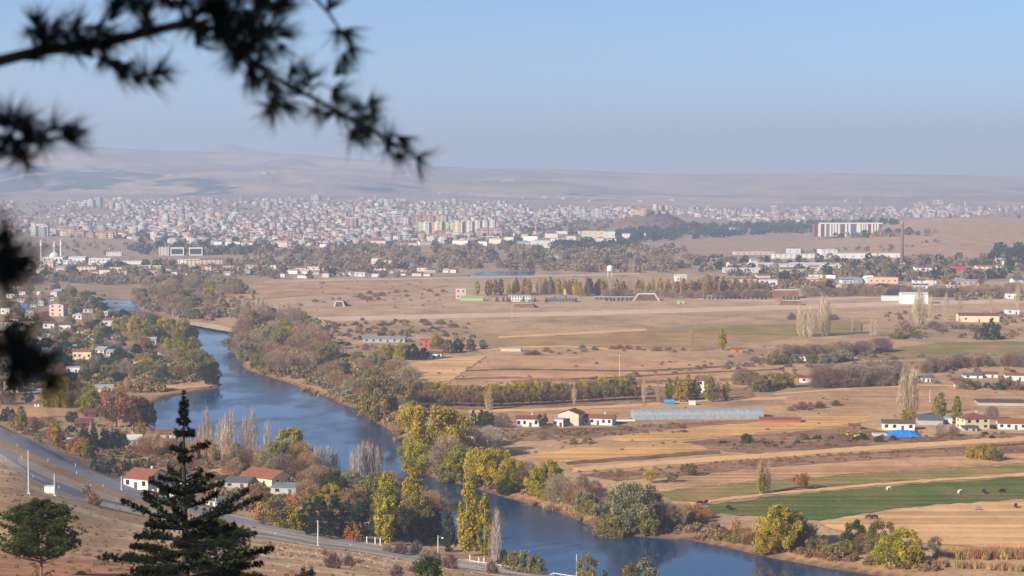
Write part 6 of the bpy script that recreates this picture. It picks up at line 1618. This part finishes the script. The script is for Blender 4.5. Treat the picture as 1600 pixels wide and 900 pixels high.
M['fir_twig'] = plain('fir_twig', (.03, .028, .026), .95, .3, 5)
def fir(px, top, dist, label):
    """dark conifer with flat tiers of branches; its foot is below the picture"""
    p = at(px, top, dist); x, y = p.x, p.y
    z = float(z_ground(x, y)[0]); h = p.z - z; rs = np.random.RandomState(8)
    root = bpy.data.objects.new('fir_tree', None); link(root); root.location = (x, y, z - .1); root['category'] = 'fir tree'; root['label'] = label
    m = 1 / ppm(dist)
    MB().tube([(0, 0, 0), (.02, 0, h * .4), (-.02, 0, h * .75), (0, 0, h)], [.16, .12, .06, .015], 8).build('trunk', plain('fir_bark', (.035, .033, .034), .95, .3, 5), root)
    br = MB(); tips, dirs = [], []
    # tiers: (row in the photograph, left reach px, right reach px, rise)
    tiers = [(630, 5, 5, .6), (645, 8, 8, .6), (658, 12, 12, .5), (675, 16, 20, .3), (698, 38, 46, .1), (716, 18, 18, .1), (744, 50, 50, .12), (762, 74, 64, .25), (784, 66, 92, .32), (802, 128, 122, .28), (815, 96, 70, .1), (832, 112, 138, .0), (850, 122, 106, .0), (868, 138, 150, .0), (885, 120, 140, -.05), (905, 150, 165, 0), (930, 150, 150, 0), (960, 150, 150, 0), (1000, 150, 150, 0)]
    for rowp, L, Rr, rise in tiers:
        zz = at(px, rowp, dist).z - z
        if zz < 1.0: continue
        nb = 9 if L > 40 else 7
        for i in range(nb):
            a = 6.283 * i / nb + rs.uniform(-.3, .3)
            if rs.rand() < .34: continue
            reach = (Rr if math.cos(a) > 0 else L) * m * rs.uniform(.55, 1.08) * (1 if abs(math.cos(a)) > .5 else .9)
            e = Vector((reach * math.cos(a), reach * math.sin(a), zz + reach * rise + rs.uniform(-.08, .08)))
            mid = Vector((e.x * .55, e.y * .55, zz + (e.z - zz) * .35 - reach * .04))
            MB().tube([(0, 0, zz - reach * .1), mid, e], [.045, .03, .01], 5).build('branch', M['fir_twig'], root)
            ns = int(8 + reach * 46)
            for k in range(ns):
                f = rs.uniform(.22, 1.0) ** .8
                P = mid * (2 * f) if f < .5 else mid.lerp(e, (f - .5) * 2)
                base = Vector((0, 0, zz - reach * .1)); P = base.lerp(mid, f * 2) if f < .5 else mid.lerp(e, (f - .5) * 2)
                side = Vector((-math.sin(a), math.cos(a), 0)) * rs.normal() * reach * .17 * (1.1 - f)
                q = P + side + Vector((0, 0, rs.normal() * .05 + .035))
                tips.append(q); dirs.append((math.cos(a) * .6 - math.sin(a) * rs.normal() * .4, math.sin(a) * .6 + math.cos(a) * rs.normal() * .4, .28))
    for k in range(45):
        f = rs.rand(); zz = h - f * 1.2
        tips.append((rs.normal() * .02 * (1 + f), rs.normal() * .02 * (1 + f), zz)); dirs.append((rs.normal() * .6, rs.normal() * .6, .8))
    V, F, var = needle_tufts(rs, np.array([tuple(t) for t in tips]), np.array(dirs), 24, .115, .009, .85)
    new_obj('crown', mesh_np('fir_crown', V, F, M['needle'], var=var), root, color=S(36, 42, 30))
    return root
fir(287, 607, 60, 'dark layered fir standing close in front of the road and houses')

def cedar():
    """the cedar the viewer stands under: trunk out of frame at left, boughs reaching into the picture"""
    rs = np.random.RandomState(12)
    x0, y0 = -2.9, 1.6; z0 = float(z_ground(x0, y0)[0])
    root = bpy.data.objects.new('cedar_tree', None); link(root); root.location = (x0, y0, z0 - .1); root['category'] = 'cedar tree'; root['label'] = 'dark cedar boughs with needle tufts hanging into the top left corner'
    O = Vector((x0, y0, z0 - .1))
    MB().tube([(0, 0, 0), (.05, .02, 2.5), (0, 0, 6), (.05, 0, 9)], [.26, .21, .14, .03], 10).build('trunk', plain('cedar_bark', (.06, .05, .045), .95, .35, 8), root)
    bark = plain('cedar_twig', (.022, .02, .018), .95, .3, 20)
    def bough(px_pts, dist, r0, r1, tuft, start=None, name='bough'):
        P = [at(a, b, dist + .02 * k) - O for k, (a, b) in enumerate(px_pts)]
        if start is not None: P = [Vector(start)] + P
        n = len(P)
        b = MB().tube(P, [r0 + (r1 - r0) * i / (n - 1) for i in range(n)], 6).build(name, bark, root)
        C, D = [], []
        seg = [(P[i + 1] - P[i]).length for i in range(n - 1)]
        i0 = 1 if start is not None else 0
        for i in range(i0, n - 1):
            for k in range(max(1, int(seg[i] * tuft))):
                f = rs.rand(); C.append(P[i].lerp(P[i + 1], f) + Vector(rs.normal(size=3) * .008)); t = (P[i + 1] - P[i]).normalized()
                D.append(np.array(t) * .5 + rs.normal(size=3) * .7)
        C.append(P[-1]); D.append(np.array((P[-1] - P[-2]).normalized()))
        return b, C, D
    allC, allD = [], []
    d0 = 2.55
    main, C, D = bough([(-60, 112), (0, 95), (60, 80), (150, 70), (230, 50), (290, 36)], d0, .010, .007, 34, start=(.35, .25, 2.1)); allC += C; allD += D
    subs = [([(290, 36), (335, 46), (380, 85), (420, 115), (480, 148), (540, 180), (590, 208), (650, 244)], .005, .002, 75), ([(290, 36), (330, 10), (370, -30)], .004, .003, 90), ([(330, 45), (370, 60), (390, 95)], .003, .002, 130),
            ([(400, -30), (440, -20), (490, -6), (515, 22), (546, 70)], .004, .0015, 60), ([(150, 70), (175, 100), (195, 122), (245, 112)], .003, .0015, 110), ([(150, 72), (160, 30), (185, -10)], .003, .0015, 100), ([(60, 80), (45, 52), (80, 42)], .003, .0015, 150),
            ([(230, 50), (225, 20), (215, -15)], .003, .002, 110), ([(290, 36), (280, 8), (262, -20)], .003, .002, 110), ([(340, 46), (400, 20), (440, 0)], .003, .002, 120), ([(420, 115), (440, 150), (425, 165)], .002, .001, 110), ([(480, 148), (500, 128), (520, 140)], .002, .001, 60), ([(560, 190), (570, 165), (580, 170)], .002, .001, 70), ([(535, 180), (545, 205), (550, 212)], .002, .001, 80), ([(110, 74), (105, 55), (115, 52)], .002, .001, 120), ([(300, 40), (350, 25), (395, 40), (410, 70)], .003, .002, 120), ([(310, 20), (360, 0), (420, 10)], .003, .002, 120), ([(360, 70), (395, 55), (430, 45)], .003, .002, 120)]
    for pts, r0, r1, tf in subs:
        _, C, D = bough(pts, d0, r0, r1, tf, name='twig'); allC += C; allD += D
    _, C, D = bough([(-60, 205), (0, 218), (50, 222), (104, 215)], 2.2, .006, .003, 70, start=(.35, .1, 1.7)); allC += C; allD += D
    for pts in ([(0, 218), (30, 200), (40, 195)], [(20, 220), (35, 245), (38, 250)], [(60, 222), (80, 200), (95, 205)]):
        _, C, D = bough(pts, 2.2, .003, .002, 80, name='twig'); allC += C; allD += D
    for pts, dd in (([(-60, 360), (-10, 375), (14, 385), (20, 420)], 1.7), ([(-60, 520), (0, 545), (25, 560), (70, 592)], 1.5), ([(-20, 430), (10, 410), (14, 400)], 1.7), ([(0, 545), (30, 545), (50, 560)], 1.5)):
        _, C, D = bough(pts, dd, .004, .002, 110, start=None, name='twig'); allC += C; allD += D
    V, F, var = needle_tufts(rs, np.array([tuple(c) for c in allC]), np.array([tuple(d) for d in allD]), 40, .040, .0013, .8)
    new_obj('needles', mesh_np('cedar_needles', V, F, M['needle'], var=var), root, color=S(24, 30, 28))
    # the crown above and behind the viewer that keeps these boughs in shade
    C, D = [], []; b = MB()
    for i in range(46):
        a = rs.uniform(0, 6.283); zz = rs.uniform(1.6, 8.2); L = 2.3 * (1.15 - zz / 9.5) * rs.uniform(.7, 1.1)
        e = Vector((L * math.cos(a), L * math.sin(a), zz + L * .05))
        W = e + O
        if W.y > .3 and W.x > -W.y * .34 - .5: continue
        b.tube([(0, 0, zz - .1), e * .5 + Vector((0, 0, (zz) * .5)), e], [.04, .025, .008], 4)
        for k in range(int(120 * L)):
            f = rs.uniform(.15, 1); C.append(Vector((0, 0, zz - .1)).lerp(e, f) + Vector((rs.normal() * .22, rs.normal() * .22, rs.normal() * .07))); D.append(rs.normal(size=3) + np.array([0, 0, .5]))
    b.build('limbs', bark, root)
    V, F = leaf_quads(rs, np.array([tuple(c) for c in C]), .085)
    new_obj('crown', mesh_np('cedar_crown', V, F, M['needle'], var=rs.uniform(.2, .8, len(F))), root, color=S(40, 50, 42))
cedar()

# rubble on the road bank
def rock_mesh(seed):
    rs = np.random.RandomState(seed)
    bm = MB().lathe([(.3, 0), (.85, .15), (1, .5), (.7, .85), (.2, 1)], 7)
    bm.v = [(v[0] * rs.uniform(.75, 1.2), v[1] * rs.uniform(.75, 1.2), v[2] * rs.uniform(.85, 1.15)) for v in bm.v]
    return bm.mesh('boulder', M['rock'])
M['rock'] = plain('limestone', S(196, 160, 120), .95, .25, 2)
RK = [rock_mesh(s) for s in range(4)]
rs = random.Random(3)
rocks = [(451, 886, 5.2), (430, 893, 3), (620, 868, 2.5), (640, 872, 2.5)] + [(rs.uniform(500, 770), 0, rs.uniform(1.2, 2.8)) for _ in range(34)] + [(rs.uniform(770, 850), 0, rs.uniform(1.2, 2.4)) for _ in range(8)]
for px, py, s in rocks:
    if not py: py = np.interp(px, [500, 600, 770, 850], [862, 874, 882, 896]) + rs.uniform(-5, 8)
    x, y, z = G(px, py); r = s / ppm(y)
    o = new_obj('boulder', RK[rs.randrange(4)], None, (x, y, z - r * .25), rs.uniform(0, 6), (r, r * .8, r * .7))
    o['category'] = 'rock'; o['group'] = 'pale boulders on the road bank'
    LABELLED.append((o, 'pale tan boulder on the dry bank', px, py, 'bank'))
V, F = [], []; base = 0
r2 = np.random.RandomState(4)
for i in range(700):
    px = r2.uniform(430, 860); py = np.interp(px, [430, 600, 770, 860], [858, 874, 884, 900]) + r2.normal() * 6
    x, y, z = G(px, py); r = r2.uniform(.12, .38)
    P = rand_dirs(r2, 6) * r; P[:, 2] = np.abs(P[:, 2])
    oc = np.array([(r, 0, 0), (0, r, 0), (-r, 0, 0), (0, -r, 0), (0, 0, r * .8)]) * r2.uniform(.7, 1.3, (5, 3))
    V.append(oc + np.array([x, y, z])); F += [[base, base + 1, base + 4], [base + 1, base + 2, base + 4], [base + 2, base + 3, base + 4], [base + 3, base, base + 4]]; base += 5
o = structure(new_obj('rubble', mesh_np('rubble', np.concatenate(V), np.array(F), M['rock'])), 'stuff'); o['label'] = 'loose pale stones strewn along the road bank'
# ------------------------------------------------------------------ labels: look + nearest landmark + order, so each singles out one thing
LANDMARKS = [(84, 405, 'the white mosque'), (290, 394, 'the framed grey offices'), (248, 360, 'the white sports hall'), (690, 362, 'the cream tower row'), (1325, 362, 'the striped hospital'), (1409, 400, 'the tall chimney'), (1020, 350, 'the wooded mound'),
    (953, 425, 'the water tower'), (1010, 465, 'the white-framed shelter'), (1230, 462, 'the pinkish shelters'), (1429, 468, 'the big white hangar'), (725, 462, 'the pink airfield block'), (530, 474, 'the dark-mouthed shelter'), (600, 530, 'the poultry shed'), (680, 556, 'the dark-roofed cottage'),
    (1093, 645, 'the long greenhouse'), (885, 660, 'the white stables'), (1410, 676, 'the blue tarpaulin'), (1527, 660, 'the two-storey farm'), (1254, 562, 'the winged bungalow'), (1263, 595, 'the dark red roof'), (1549, 525, 'the dark conifer trio'), (212, 755, 'the red-roofed roadside house'), (390, 752, 'the long red roof'),
    (128, 557, 'the yellow house'), (88, 485, 'the three-storey villa'), (172, 505, 'the hipped villa'), (17, 605, 'the orange stair tower'), (350, 590, 'the upper river bend'), (430, 540, 'the river wood'), (602, 800, 'the lone yellow poplar'), (745, 815, 'the paired yellow poplars'), (682, 690, 'the biggest willow'), (860, 750, 'the lime willow'),
    (985, 800, 'the grey-green willow'), (1215, 830, 'the riverside lime willow'), (1410, 860, 'the gold bank willow'), (1250, 760, 'the amber field tree'), (1560, 870, 'the rusty reed bed'), (287, 760, 'the dark fir'), (64, 840, 'the young pine'), (497, 840, 'the hedge pole'), (820, 890, 'the guard rail'), (1128, 530, 'the lone plain poplar'),
    (180, 440, 'the far motorway'), (380, 415, 'the pink flats'), (1180, 440, 'the long cream block'), (930, 370, 'the cream factories'), (152, 315, 'the grey tower block'), (326, 314, 'the hilltop pink block'), (492, 310, 'the hilltop cream block'), (615, 340, 'the wide grey block'), (842, 338, 'the white flats row'), (1466, 317, 'the yellow hilltop block'), (548, 350, 'the salmon tower'), (1200, 335, 'the eastern suburb'), (760, 340, 'the tower row end'), (420, 345, 'the town centre slope'), (60, 345, 'the western suburb'), (300, 340, 'the mid-town slope'), (750, 290, 'the bare hillside'), (1570, 400, 'the far minaret'), (1240, 400, 'the white works')]
ORD = ['first', 'second', 'third', 'fourth', 'fifth', 'sixth', 'seventh', 'eighth', 'ninth', 'tenth', 'eleventh', 'twelfth', 'thirteenth', 'fourteenth', 'fifteenth', 'sixteenth', 'seventeenth', 'eighteenth', 'nineteenth', 'twentieth']
groups = {}
for o, look, px, py, where in LABELLED:
    if where == 'road': rel = 'beside the carriageway'
    elif where == 'bank': rel = 'left of the road end' if px < 560 else 'below the fence posts' if px < 620 else 'left of the lamp pole' if px < 680 else 'right of the lamp pole' if px < 740 else 'beside the guard rail'
    else:
        best = min(LANDMARKS, key=lambda L: math.hypot(px - L[0], (py - L[1]) * 2.2))
        dx, dy = px - best[0], (py - best[1]) * 2.2
        rel = ('right of ' if dx > 0 else 'left of ') + best[2] if abs(dx) > abs(dy) else ('behind ' if dy < 0 else 'in front of ') + best[2]
        if 'group' not in o.keys():
            o['group'] = (o['category'] + 's' if not o['category'].endswith('s') else o['category']) + ' around ' + best[2]
    groups.setdefault((look + ' ' + rel).strip(), []).append((px, o))
for text, L in groups.items():
    if len(L) == 1: L[0][1]['label'] = text; continue
    L.sort(key=lambda t: t[0])
    for i, (px, o) in enumerate(L):
        o['label'] = text + (', rightmost of them' if i == len(L) - 1 and i > 1 else ', ' + ORD[min(i, 19)] + ' from the left')
for (o, look, px, py, where) in LABELLED:
    w = o['label'].split()
    if len(w) > 16: o['label'] = ' '.join(w[-16:])
# ------------------------------------------------------------------ the air: autumn haze over the whole valley
def haze():
    m = bpy.data.materials.new('haze'); m.use_nodes = True
    nt = m.node_tree; nt.nodes.clear()
    out = nt.nodes.new('ShaderNodeOutputMaterial')
    v = nt.nodes.new('ShaderNodeVolumePrincipled')
    v.inputs['Color'].default_value = (0.58, 0.685, 0.87, 1)
    v.inputs['Density'].default_value = 1.5e-4
    v.inputs['Anisotropy'].default_value = 0.2
    nt.links.new(v.outputs[0], out.inputs['Volume'])
    b = MB().box(-9000, 9000, -1500, 19500, -12, 560).build('haze', m)
    structure(b, 'stuff')
haze()
